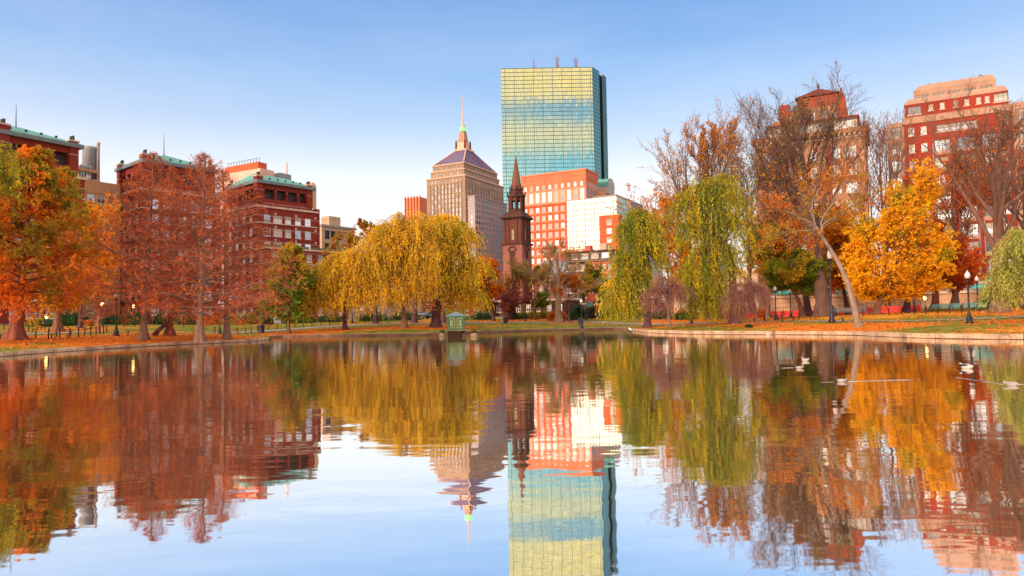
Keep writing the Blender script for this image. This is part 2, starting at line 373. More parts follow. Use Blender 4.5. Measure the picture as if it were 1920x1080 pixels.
def build_water():
    n = NT('lagoon_water')
    tc = n.n('ShaderNodeTexCoord')
    def nz(scale, st, detail=2, rot=0):
        mp = n.n('ShaderNodeMapping'); mp.inputs['Scale'].default_value = st; mp.inputs['Rotation'].default_value = (0, 0, rot); n.l(tc.outputs['Object'], mp.inputs[0])
        x = n.n('ShaderNodeTexNoise'); x.inputs['Scale'].default_value = scale; x.inputs['Detail'].default_value = detail; n.l(mp.outputs[0], x.inputs['Vector']); return x.outputs[0]
    swell = nz(0.55, (0.5, 1.1, 1), 2, 0.15); rip = nz(1.9, (0.55, 1.2, 1), 2, -0.1); fine = nz(9.0, (0.35, 1.3, 1), 2)
    patch = nz(0.045, (0.6, 1.6, 1), 2, 0.3)
    pm = n.ramp(patch, [(0.42, (0.08, .08, .08)), (0.66, (1, 1, 1))])
    h = n.math('ADD', n.math('MULTIPLY', swell, WAVE[0]), n.math('MULTIPLY', rip, WAVE[1]))
    h = n.math('ADD', h, n.math('MULTIPLY', n.math('MULTIPLY', fine, pm), WAVE[2]))
    bp = n.n('ShaderNodeBump'); bp.inputs['Strength'].default_value = 1.0; bp.inputs['Distance'].default_value = 1.0; n.l(h, bp.inputs['Height'])
    g = n.n('ShaderNodeBsdfGlossy'); g.inputs['Roughness'].default_value = 0.025; n.l(bp.outputs[0], g.inputs['Normal'])
    d = n.n('ShaderNodeBsdfDiffuse'); d.inputs[0].default_value = (0.012, 0.010, 0.005, 1)
    # glassy water: almost all light mirrored at these grazing angles, less straight down
    lw = n.n('ShaderNodeLayerWeight'); lw.inputs[0].default_value = 0.5
    col = n.ramp(lw.outputs['Facing'], [(0.0, (0.10, 0.12, 0.14)), (0.55, (0.80, 0.83, 0.86)), (0.70, (0.98, 0.99, 1.0)), (0.86, (0.94, 0.93, 0.91)), (1.0, (0.87, 0.82, 0.75))])
    n.l(col, g.inputs[0])
    ad = n.n('ShaderNodeAddShader'); n.l(g.outputs[0], ad.inputs[0]); n.l(d.outputs[0], ad.inputs[1]); n.l(ad.outputs[0], n.out.inputs[0])
    xs = [p[0] for p in LAG]; ys = [p[1] for p in LAG]
    mb = MB(); x0, x1, y0, y1 = min(xs) - 3, max(xs) + 3, min(ys) - 3, max(ys) + 3
    # water surface follows the shoreline outline
    mb.add([(x, y, 0) for x, y in LAG], [tuple(range(len(LAG)))[::-1]], n.m); mb.fix = False
    me = bpy.data.meshes.new('lagoon_water'); me.from_pydata([(x, y, 0) for x, y in LAG], [], [tuple(range(len(LAG)))]); me.materials.append(n.m)
    bm = bmesh.new(); bm.from_mesh(me)
    if bm.faces[:] and sum(f.normal.z for f in bm.faces) < 0: bmesh.ops.reverse_faces(bm, faces=bm.faces)
    bmesh.ops.triangulate(bm, faces=bm.faces); bm.to_mesh(me); bm.free()
    o = bpy.data.objects.new('lagoon_water', me); COL.objects.link(o); tag(o, kind='structure')
    # lake bed
    b = MB(); b.box(x0, x1, y0, y1, -2.2, -1.5, m_solid('lake_mud', (0.05, 0.04, 0.02))); tag(b.build('lake_bed'), kind='structure')
WAVE = (0.0085, 0.0026, 0.0009)

def kerb(L, w, z0, z1, mat, name, block=None, out=0.0, seed=1):
    """stone edging along a line; block = length of the stones"""
    rng = random.Random(seed); pts = resample(L, 0.5); mb = MB()
    nr = []
    for i in range(len(pts)):
        a = pts[max(0, i - 1)]; b = pts[min(len(pts) - 1, i + 1)]; d = Vector((b[0] - a[0], b[1] - a[1])).normalized(); nr.append(Vector((-d.y, d.x)))
    # land lies on the left of travel (shore runs left to right, land behind)
    per = max(1, int((block or 1e9) / 0.5)); i = 0
    while i < len(pts) - 1:
        k = per + (rng.randint(-1, 1) if block else 0); j = min(len(pts) - 1, i + max(2, k)); rings = []
        dz = rng.uniform(-0.012, 0.012) if block else 0; do = rng.uniform(-.01, .01) if block else 0
        for q in range(i, j + 1):
            p = Vector(pts[q]); n = nr[q]
            if block and q == i and i > 0: p = p + (Vector(pts[q + 1]) - p) * 0.06
            if block and q == j and j < len(pts) - 1: p = p - (p - Vector(pts[q - 1])) * 0.06
            bv = 0.03
            prof = [(-out + do, z0), (-out + do, z1 - bv + dz), (-out + bv + do, z1 + dz), (w, z1 + dz), (w, z0)]
            rings.append([(p.x + n.x * u, p.y + n.y * u, z) for u, z in prof])
        mb.loft(rings, mat, False); i = j
    return tag(mb.build(name), kind='structure')
def path_strip(name, pxs, w0, w1, mat):
    """footpath through points given where their edges meet the land"""
    L = []
    for i, q in enumerate(pxs): L.append((q[0], q[1]))
    L = resample(L, 1.0); rings = []
    V = []; Q = []
    for i, p in enumerate(L):
        a = L[max(0, i - 1)]; b = L[min(len(L) - 1, i + 1)]; d = Vector((b[0] - a[0], b[1] - a[1])).normalized(); n = Vector((-d.y, d.x))
        t = i / (len(L) - 1); w = w0 + (w1 - w0) * t
        for u in (-.5, -.25, 0, .25, .5):
            x, y = p[0] + n.x * u * w, p[1] + n.y * u * w; V.append((x, y, G(x, y) + 0.045))
    for i in range(len(L) - 1):
        for k in range(4): Q.append((i * 5 + k, i * 5 + k + 1, (i + 1) * 5 + k + 1, (i + 1) * 5 + k))
    o = np_mesh(name, V, quads=Q, mats=[mat]); 
    bm = bmesh.new(); bm.from_mesh(o.data)
    if sum(f.normal.z for f in bm.faces) < 0: bmesh.ops.reverse_faces(bm, faces=bm.faces)
    bm.to_mesh(o.data); bm.free()
    return tag(o, kind='structure')
# ------------------------------------------------------------------ trees
def nrm(a): return a / np.maximum(np.linalg.norm(a, axis=-1, keepdims=True), 1e-9)
def tubes(pts, rad, S):
    """pts (N,K,3), rad (N,K) -> verts, quads"""
    N, K, _ = pts.shape
    t = np.empty_like(pts); t[:, 1:-1] = pts[:, 2:] - pts[:, :-2]; t[:, 0] = pts[:, 1] - pts[:, 0]; t[:, -1] = pts[:, -1] - pts[:, -2]; t = nrm(t)
    ref = np.zeros_like(t); ref[..., 0] = 0.31; ref[..., 1] = 0.95; ref[..., 2] = 0.05
    a = nrm(np.cross(t, ref)); b = np.cross(t, a)
    ang = np.arange(S) * 2 * np.pi / S
    v = pts[:, :, None, :] + rad[:, :, None, None] * (a[:, :, None, :] * np.cos(ang)[None, None, :, None] + b[:, :, None, :] * np.sin(ang)[None, None, :, None])
    base = (np.arange(N) * K * S)[:, None, None] + (np.arange(K - 1) * S)[None, :, None]
    k = np.arange(S)[None, None, :]; k2 = (k + 1) % S
    q = np.stack([base + k, base + k2, base + S + k2, base + S + k], -1).reshape(-1, 4)
    return v.reshape(-1, 3), q
def join(parts):
    V = []; Q = []; o = 0
    for v, q in parts: V.append(v); Q.append(q + o); o += len(v)
    return np.concatenate(V), np.concatenate(Q)
def grow(rng, st, dr, ln, K, wig, trop, r0, r1, tropv=None):
    N = len(st); pts = np.empty((N, K, 3)); pts[:, 0] = st; d = nrm(dr); step = (ln / (K - 1))[:, None]
    tv = np.array([0, 0, 1.0]) if tropv is None else tropv
    for k in range(1, K):
        d = nrm(d + rng.normal(0, wig, (N, 3)) + tv * trop); pts[:, k] = pts[:, k - 1] + d * step
    s = np.linspace(0, 1, K)[None, :]; rad = r0[:, None] * (1 - s) + r1[:, None] * s
    return pts, rad
def sample(pts, rad, idx, t):
    K = pts.shape[1]; f = t * (K - 1); i = np.minimum(f.astype(int), K - 2); w = (f - i)[:, None]
    p = pts[idx, i] * (1 - w) + pts[idx, i + 1] * w; tan = nrm(pts[idx, i + 1] - pts[idx, i]); r = rad[idx, i] * (1 - w[:, 0]) + rad[idx, i + 1] * w[:, 0]
    return p, tan, r
def spawn(rng, pts, rad, n, t0, t1, ang, angv):
    N = len(pts); idx = np.repeat(np.arange(N), n); t = np.tile((np.arange(n) + 0.5) / n, N) + rng.uniform(-.5, .5, N * n) / n; t = t0 + (t1 - t0) * np.clip(t, 0, 1)
    p, tan, r = sample(pts, rad, idx, t); rd = nrm(rng.normal(size=(N * n, 3))); perp = nrm(rd - (rd * tan).sum(1, keepdims=True) * tan)
    a = np.radians(ang + rng.normal(0, angv, N * n))[:, None]
    return p, tan * np.cos(a) + perp * np.sin(a), r, t, idx
def leaf_quads(rng, c, w, l, along=None, spread=1.0):
    N = len(c); a = nrm(rng.normal(size=(N, 3)))
    if along is not None: a = nrm(along + a * spread)
    r = nrm(rng.normal(size=(N, 3))); b = nrm(np.cross(a, r))
    s = rng.uniform(0.45, 1.5, (N, 1)); L = a * l * s / 2; W = b * w * s / 2
    n = np.cross(a, b) * (w * 0.25)
    v = np.stack([c - L, c + W + n, c + L, c - W + n], 1).reshape(-1, 3); q = np.arange(N * 4).reshape(-1, 4); return v, q
def flared_trunk(rng, path, r_base, r_top, flare=0.6, flutes=6, S=20, fh=1.3, fa=0.3, taper=1.0):
    pts = np.array(path, float); K = len(pts); ang = np.arange(S) * 2 * np.pi / S; ph = rng.uniform(0, 6.28); V = []
    z0 = pts[0, 2]; tot = pts[-1, 2] - z0
    for i, p in enumerate(pts):
        s = (p[2] - z0) / max(tot, .01); h = p[2] - z0; r = r_base * (1 - s) ** taper + r_top * (1 - (1 - s) ** taper)
        e = math.exp(-max(h, 0) / (fh * 0.45)); fl = 1 + flare * e + fa * (0.35 + e) * np.cos(flutes * ang + ph + 0.3 * np.sin(2 * ang)) * min(1, e * 2 + .15) + 0.05 * np.cos(3 * ang + h)
        V.append(np.stack([p[0] + r * fl * np.cos(ang), p[1] + r * fl * np.sin(ang), np.full(S, p[2])], 1))
    V = np.concatenate(V); q = []
    for i in range(K - 1):
        for k in range(S): q.append((i * S + k, i * S + (k + 1) % S, (i + 1) * S + (k + 1) % S, (i + 1) * S + k))
    return V, np.array(q)
TREES = []
def finish(name, label, cat, base, wood, leaves, bark, leafm, group=None, crown='crown', twigs=None, twigm=None, flower=None):
    root = empty(name, base); tag(root, label, cat, group)
    V, Q = join(wood); np_mesh('trunk', V, quads=Q, mats=[bark], parent=root, smooth=True)
    mats = [leafm]; parts = []; mi = []
    if leaves: v, q = join(leaves); parts.append((v, q)); mi.append(np.zeros(len(q), int))
    if twigs:
        v, q = join(twigs); parts.append((v, q)); k = 1 if twigm is not None and twigm != leafm else 0
        if k: mats.append(twigm)
        mi.append(np.full(len(q), k))
    if parts:
        V, Q = join(parts); np_mesh(crown, V, quads=Q, mats=mats, parent=root, midx=np.concatenate(mi))
    TREES.append(root); return root

def conifer(label, px, D, top, halfw_px, seed, leafm, bark, dens=1.0, skirt=0.12, r=0.55, lean=(0, 0), leafsz=(0.10, 0.24), nleaf=9, twigm=None, name='redwood_tree', bare_top=0.0, toppx=None, group=None, litter=0, shape=0.85, flutes=6, sub_len=0.34, py=None, droop=0.0, cat='tree'):
    rng = np.random.default_rng(seed); base = at_base(px, D); tp = P(toppx if toppx is not None else px, top, D); H = tp[2] - base[2]; Rm = halfw_px * D / F
    off = np.array([tp[0] - base[0], 0, 0]); K = 22
    z = np.linspace(0, 1, K) ** 1.3; path = np.stack([off[0] * z ** 1.5 + lean[0] * np.sin(z * 3.1) , lean[1] * np.sin(z * 3.1), z * H], 1); path[:, :2] += np.cumsum(rng.normal(0, 0.025, (K, 2)), 0) * (z[:, None] > .1)
    wood = [flared_trunk(rng, path, r, 0.04, flare=0.75, flutes=flutes, fa=.28)]
    n1 = int(75 * dens); t = skirt + (0.99 - skirt) * (np.arange(n1) + rng.uniform(0, 1, n1)) / n1
    ii = t * H; p = np.stack([np.interp(ii, path[:, 2], path[:, j]) for j in range(3)], 1)
    az = np.arange(n1) * 2.399 + rng.normal(0, .3, n1); el = np.radians(-4 + 48 * t ** 1.5 + rng.normal(0, 6, n1) - droop)
    dr = np.stack([np.cos(az) * np.cos(el), np.sin(az) * np.cos(el), np.sin(el)], 1)
    env = np.clip((1 - t) ** shape * (0.72 + 0.28 * np.clip((t - skirt) / 0.12, 0, 1)), 0.05, 1); ln = Rm * env * rng.uniform(0.7, 1.12, n1)
    b1, r1 = grow(rng, p, dr, ln, 7, 0.07, 0.045, 0.03 + 0.10 * env * r / .55, np.full(n1, .012))
    wood.append(tubes(b1, r1, 5))
    s, d, rr, tt, ix = spawn(rng, b1, r1, 12, 0.12, 1.0, 55, 10); l2 = ln[ix] * sub_len * (1.15 - 0.75 * tt) * rng.uniform(.7, 1.3, len(s)) + 0.25
    d[:, 2] *= 0.55
    b2, r2 = grow(rng, s, d, l2, 4, 0.12, 0.03, np.full(len(s), .015), np.full(len(s), .005)); 
    s3, d3, rr3, tt3, ix3 = spawn(rng, b2, r2, 5, 0.1, 1.0, 50, 15); l3 = np.clip(l2[ix3] * 0.45 * rng.uniform(.6, 1.4, len(s3)), .18, .9)
    b3, r3 = grow(rng, s3, d3, l3, 3, 0.15, 0.0, np.full(len(s3), .0075), np.full(len(s3), .003))
    tw = [tubes(b2, r2, 3), tubes(b3, r3 * 1.1, 3)]
    keep = rng.uniform(size=len(b3)) > bare_top * (b3[:, 0, 2] / H) ** 1.2 
    N3 = len(b3); m = nleaf; idx = np.repeat(np.arange(N3)[keep], m); c, tan, _ = sample(b3, r3, idx, rng.uniform(0, 1.1, len(idx)).clip(0, 1))
    c += rng.normal(0, .07, c.shape); al = tan * 1.0 + np.array([0, 0, -0.15])
    lv = leaf_quads(rng, c, leafsz[0], leafsz[1], al, 0.55)
    LITTER.append((base[0], base[1], Rm * 1.25, litter))
    return finish(name, label, cat, base, wood, [lv], bark, leafm, group, twigs=tw, twigm=twigm or bark)

def lobes_auto(cx, cy, rx, ry, n, seed, lr=0.34, depth=1.0, flat=0.0):
    rng = np.random.default_rng(seed); out = []
    for i in range(n):
        v = rng.normal(size=3); v /= np.linalg.norm(v); rr = rng.uniform(0.45, 0.86) ** 0.8
        x, d, y = v * rr
        if flat and y < 0: y *= (1 - flat)
        k = lr * rng.uniform(.75, 1.25)
        out.append((cx + x * rx, cy - y * ry, rx * k, ry * k * 0.9, d * rx * depth))
    out.append((cx, cy, rx * .5, ry * .5, 0)); return out
def crown_tree(label, px, D, fork, lobes, seed, leafm, bark, name='tree', r=0.4, nsub=22, ntw=5, nleaf=5, lsz=(.14, .2), droop=None, group=None, litter=0, rscale=1.25, bend=0.25, flare=0.5, leaf_keep=1.0, twig_r=.008, base_xy=None, cat='tree', sub_r=.03, limb_r=None, twigm=None, path_px=None, crown='crown', dir_up=0.3, twl=.42, nsm=2.3):
    """trunk forking at pixel row fork into limbs that reach each leafy clump; lobes = (px, py, rx_px, ry_px[, depth m])"""
    rng = np.random.default_rng(seed); base = at_base(px, D) if base_xy is None else np.array(base_xy, float); mpp = D / F
    L = []
    for lb in lobes:
        dy = (lb[4] * mpp if len(lb) > 4 else rng.uniform(-.5, .5) * lb[2] * mpp)
        c = P(lb[0], lb[1], D + dy) - base; s = (D + dy) / F; L.append((c, lb[2] * s, lb[3] * s))
    C = np.array([c for c, _, _ in L]); RX = np.array([a for _, a, _ in L]); RZ = np.array([b for _, _, b in L])
    if path_px:   # trunk drawn through given pixels
        tp = [np.zeros(3)] + [P(q[0], q[1], D + (q[2] if len(q) > 2 else 0)) - base for q in path_px]
        tp = np.array(tp); tt = np.linspace(0, len(tp) - 1, 14); path = np.stack([np.interp(tt, np.arange(len(tp)), tp[:, j]) for j in range(3)], 1)
        path[1:-1] = (path[:-2] + path[1:-1] * 2 + path[2:]) / 4
    else:
        fz = P(px, fork, D)[2] - base[2]; cx = C[:, :2].mean(0) * bend; K = 12; z = np.linspace(0, 1, K)
        path = np.stack([cx[0] * z ** 1.6, cx[1] * z ** 1.6, z * fz], 1); path[1:, :2] += np.cumsum(rng.normal(0, .03, (K - 1, 2)), 0)
    rt = r * (0.62 if not path_px else .5)
    wood = [flared_trunk(rng, path, r, rt, flare=flare, flutes=5, S=14, fh=.8, fa=.12)] if not path_px else [tubes(path[None], (np.linspace(r, rt, len(path)) * (1 + flare * np.exp(-np.arange(len(path)) * 1.0)))[None], 10)]
    n = len(L); st = path[-1] + (path[-2] - path[-1]) * rng.uniform(0, 1.2, (n, 1)); E = C.copy(); E[:, 2] -= RZ * (0.2 if droop is None else -0.1)
    K = 10; s = np.linspace(0, 1, K)[None, :, None]; dist = np.linalg.norm(E - st, axis=1)
    tdir = nrm((path[-1] - path[-3])[None])[0]
    mid = (st + E) / 2; mid[:, :2] = st[:, :2] + (E[:, :2] - st[:, :2]) * 0.35; mid = mid * (1 - dir_up) + (st + tdir * dist[:, None] * .55) * dir_up; mid += rng.normal(0, .05, (n, 3)) * dist[:, None]
    lim = (1 - s) ** 2 * st[:, None] + 2 * s * (1 - s) * mid[:, None] + s ** 2 * E[:, None]
    lim[:, 1:-1] += rng.normal(0, .018, (n, K - 2, 3)) * dist[:, None, None]
    lr0 = (limb_r or rt * .55) * np.clip(dist / dist.max(), .45, 1); lrad = lr0[:, None] * (1 - s[0, :, 0][None]) + (.03) * s[0, :, 0][None]
    wood.append(tubes(lim, lrad, 7))
    # subs
    idx = np.repeat(np.arange(n), nsub); t = rng.uniform(.5, 1, len(idx)); ps, tan, rs = sample(lim, lrad, idx, t)
    v = nrm(rng.normal(size=(len(idx), 3))); 
    if droop is not None: v[:, 2] = np.abs(v[:, 2]) * 0.9
    rr = rng.uniform(.2, 1, (len(idx), 1)) ** .5; tg = C[idx] + v * rr * np.stack([RX[idx], RX[idx], RZ[idx]], 1)
    K2 = 5; s2 = np.linspace(0, 1, K2)[None, :, None]; dd = np.linalg.norm(tg - ps, axis=1)[:, None]
    m2 = (ps + tg) / 2 + rng.normal(0, .10, (len(idx), 3)) * dd + np.array([0, 0, .12]) * dd
    sub = (1 - s2) ** 2 * ps[:, None] + 2 * s2 * (1 - s2) * m2[:, None] + s2 ** 2 * tg[:, None]
    srad = np.minimum(rs * .6, sub_r)[:, None] * (1 - s2[0, :, 0][None] * .75)
    wood.append(tubes(sub, srad, 4)); tw = []; lv = []
    if droop is None:
        s3, d3, r3, t3, i3 = spawn(rng, sub, srad, ntw, .25, 1, 45, 15); l3 = RX[idx][i3] * twl * rng.uniform(.5, 1.3, len(s3))
        b3, q3 = grow(rng, s3, d3, l3, 4, .18, .05, np.full(len(s3), twig_r), np.full(len(s3), twig_r * .5)); tw.append(tubes(b3, q3, 3))
        i4 = np.repeat(np.arange(len(b3)), int(nleaf * 2.0)); kp = rng.uniform(size=len(i4)) < leaf_keep; i4 = i4[kp]
        if len(i4):
            c, tn, _ = sample(b3, q3, i4, rng.uniform(.1, 1, len(i4))); c += rng.normal(0, .10, c.shape); lv.append(leaf_quads(rng, c, lsz[0], lsz[1]))
    else:
        l0, l1, ns, clear = droop
        i3 = np.repeat(np.arange(len(sub)), int(ns * nsm)); p3, tn, _ = sample(sub, srad, i3, rng.uniform(.3, 1, len(i3)))
        out = p3 - C[idx][i3]; out[:, 2] = 0; d3 = nrm(nrm(out + 1e-6) * .8 + tn * .5 + np.array([0, 0, .1]) + rng.normal(0, .25, p3.shape))
        l3 = rng.uniform(l0, l1, len(i3)) * rng.uniform(.45, 1.1, len(i3)); l3 = np.minimum(l3, np.maximum(.3, p3[:, 2] - clear * rng.uniform(.6, 1.3, len(i3))))
        b3, q3 = grow(rng, p3, d3, l3, 8, .05, -.42, np.full(len(p3), twig_r), np.full(len(p3), twig_r * .5))
        b3[:, :, 2] = np.maximum(b3[:, :, 2], 0.15)
        tw.append(tubes(b3, q3, 3)); m = np.repeat(np.arange(len(b3)), int(nleaf * 1.45))
        kp = rng.uniform(size=len(m)) < np.clip(l3[m] / l1 * 1.4, .3, 1) * leaf_keep; m = m[kp]
        if len(m):
            c, tn, _ = sample(b3, q3, m, rng.uniform(0, 1, len(m))); c += rng.normal(0, .045, c.shape); lv.append(leaf_quads(rng, c, lsz[0] * 1.35, lsz[1] * 1.05, tn, .4))
    LITTER.append((base[0], base[1], float(RX.max() + np.abs(C[:, 0]).max()) * .95, litter))
    return finish(name, label, cat, base, wood, lv, bark, leafm, group, twigs=tw, twigm=twigm or bark, crown=crown)

def bare_tree(label, px, D, top, seed, bark, leafm=None, name='bare_tree', r=.45, spreads=(7, 9, 9), ang=(38, 36, 38), trunk_frac=.3, up=.06, nleaf=0, lsz=(.14, .2), wig=.10, group=None, lean=(0, 0), ratios=(.62, .5, .45), twig=.011, litter=0, low=.3, cat='tree', base_xy=None, leaf_low=0.0, fl=.5):
    rng = np.random.default_rng(seed); base = at_base(px, D) if base_xy is None else np.array(base_xy, float); H = P(px, top, D)[2] - base[2]
    K = 14; z = np.linspace(0, 1, K); TL = H * 0.80; path = np.stack([lean[0] * z ** 1.4, lean[1] * z ** 1.4, z * TL], 1); path[1:, :2] += np.cumsum(rng.normal(0, .012 * TL / 8, (K - 1, 2)), 0)
    wood = [flared_trunk(rng, path, r, .05, flare=fl, flutes=5, S=14, fh=1, fa=.12, taper=.75)]
    P0 = path[None]; R0_ = np.interp(z, [0, 1], [r, .05])[None]; tw = []
    p, d, rr, t, ix = spawn(rng, P0, R0_, spreads[0] * 2, trunk_frac, 1., ang[0], 8); l = H * ratios[0] * (1.12 - t) / (1.12 - trunk_frac) * rng.uniform(.75, 1.15, len(p)) 
    l = np.maximum(l, H * .13)
    b, q = grow(rng, p, d, l, 8, wig, up, np.minimum(rr * .62, r * .42), np.full(len(p), .022)); wood.append(tubes(b, q, 7)); L = l
    for lev in (1, 2):
        p, d, rr, t, ix = spawn(rng, b, q, spreads[lev], low, 1., ang[lev], 10); l = L[ix] * ratios[lev] * (1.25 - .7 * t) * rng.uniform(.65, 1.25, len(p))
        b, q = grow(rng, p, d, l, 5 if lev == 1 else 4, wig * 1.2, up * 1.4, np.minimum(rr * .6, .05 if lev == 1 else twig * 1.5), np.full(len(p), twig)); L = l
        (wood if lev == 1 else tw).append(tubes(b, q, 4 if lev == 1 else 3))
    p, d, rr, t, ix = spawn(rng, b, q, 4, .2, 1., 32, 10); l = L[ix] * .55 * rng.uniform(.6, 1.3, len(p)); b4, q4 = grow(rng, p, d, l, 3, .12, up, np.full(len(p), twig * .85), np.full(len(p), twig * .5)); tw.append(tubes(b4, q4, 3))
    lv = []
    if nleaf:
        nleaf *= 2.0; i4 = np.repeat(np.arange(len(b4)), int(math.ceil(nleaf))); pr = nleaf / math.ceil(nleaf)
        hh = b4[i4, 0, 2] / H; kp = rng.uniform(size=len(i4)) < pr * np.clip(1 - leaf_low * (hh - .35) * 2, 0.03, 1); i4 = i4[kp]
        c, tn, _ = sample(b4, q4, i4, rng.uniform(.1, 1, len(i4))); c += rng.normal(0, .08, c.shape); lv.append(leaf_quads(rng, c, lsz[0], lsz[1]))
    LITTER.append((base[0], base[1], H * .42, litter))
    return finish(name, label, cat, base, wood, lv, bark, leafm or bark, group, twigs=tw, twigm=bark)
def bush(label, px, D, w_px, h_px, seed, leafm, bark, name='shrub', n=1100, lsz=(.12, .16), cat='shrub', group=None, flat=False):
    rng = np.random.default_rng(seed); base = at_base(px, D); w = w_px * D / F / 2; h = h_px * D / F
    N = n; v = nrm(rng.normal(size=(N, 3))); v[:, 2] = np.abs(v[:, 2]); rr = rng.uniform(.35, 1, (N, 1)) ** .5
    lump = 1 + .22 * np.sin(v[:, :1] * 5 + seed) * np.cos(v[:, 1:2] * 6 + seed) + .12 * rng.normal(size=(N, 1))
    c = v * rr * lump * np.array([w, w * .8, h]); c[:, 2] = np.maximum(c[:, 2], .08)
    st = np.zeros((60, 3)); st[:, :2] = rng.normal(0, w * .2, (60, 2)); b, q = grow(rng, st, nrm(rng.normal(size=(60, 3)) * [1, 1, .3] + [0, 0, .8]), rng.uniform(.5, .95, 60) * max(h, w * .7), 4, .12, .05, np.full(60, .03), np.full(60, .008))
    root = empty(name, base); tag(root, label, cat, group); V, Q = tubes(b, q, 4); np_mesh('stem', V, quads=Q, mats=[bark], parent=root)
    V, Q = leaf_quads(rng, c, *lsz); np_mesh('foliage', V, quads=Q, mats=[leafm], parent=root); return root
# ------------------------------------------------------------------ buildings
GL_PALE = m_glass('window_glass_pale', (0.40, 0.46, 0.52), 0.05, (0.24, 0.26, 0.27), 0.72)
GL_BRIGHT = m_glass('window_glass_bright', (0.85, 0.90, 0.95), 0.08, (0.58, 0.60, 0.60), 0.55)
GL_DARK = m_glass('window_glass_dark', (0.30, 0.36, 0.42), 0.08, (0.02, 0.025, 0.03), 0.45)
BLIND = m_solid('window_blind', (0.36, 0.35, 0.31), 0.8, .08)
FR_WHITE = m_solid('window_frame_white', (0.75, 0.74, 0.70), 0.5, .05)
FR_DARK = m_solid('window_frame_dark', (0.06, 0.06, 0.065), 0.5, .1)
FR_TAN = m_solid('window_frame_tan', (0.45, 0.30, 0.2), 0.6, .1)
_WC = {}
def win_mesh(w, h, style, var):
    key = (round(w, 2), round(h, 2), style, var)
    if key in _WC: return _WC[key]
    mb = MB(); fr = {'w': FR_WHITE, 'd': FR_DARK, 't': FR_TAN}[style[0]]; gl = [GL_BRIGHT, GL_BRIGHT, GL_PALE, GL_DARK][var] if style[1] == 'q' else [GL_PALE, GL_PALE, BLIND, GL_DARK][var] if style[1] == 'p' else ([GL_DARK, GL_DARK, GL_DARK, BLIND][var] if style[1] == 'd' else [GL_PALE, GL_DARK, GL_PALE, BLIND][var])
    f = min(.11, w * .12); x0, x1 = -w / 2 + .004, w / 2 - .004; z0, z1 = -h / 2 + .004, h / 2 - .004; y0, y1 = .12, .22
    mb.box(x0, x0 + f, y0, y1, z0, z1, fr); mb.box(x1 - f, x1, y0, y1, z0, z1, fr); mb.box(x0 + f, x1 - f, y0, y1, z0, z0 + f, fr); mb.box(x0 + f, x1 - f, y0, y1, z1 - f, z1, fr)
    nb = int(style[2]) if len(style) > 2 else 1
    for k in range(1, nb + 1): x = x0 + (x1 - x0) * k / (nb + 1); mb.box(x - f * .35, x + f * .35, y0 + .01, y1, z0 + f, z1 - f, fr)
    if len(style) > 3:
        for k in range(1, int(style[3]) + 1): z = z0 + (z1 - z0) * k / (int(style[3]) + 1); mb.box(x0 + f, x1 - f, y0 + .02, y1, z - f * .35, z + f * .35, fr)
    zs = z0 + f + (z1 - z0) * (.45 if var in (1,) else 0)
    mb.quad((x0 + f, .19, z0 + f), (x1 - f, .19, z0 + f), (x1 - f, .19, z1 - f), (x0 + f, .19, z1 - f), gl)
    if var == 1 and style[1] != 'd': mb.quad((x0 + f, .185, zs), (x1 - f, .185, zs), (x1 - f, .185, z1 - f), (x0 + f, .185, z1 - f), BLIND)
    if len(style) <= 4: mb.box(x0 - .12, x1 + .12, -.08, .10, z0 - .22, z0 - .008, m_solid('stone_sill', (.5, .42, .34), .8, .1))
    me = mb.mesh('window'); _WC[key] = me; return me
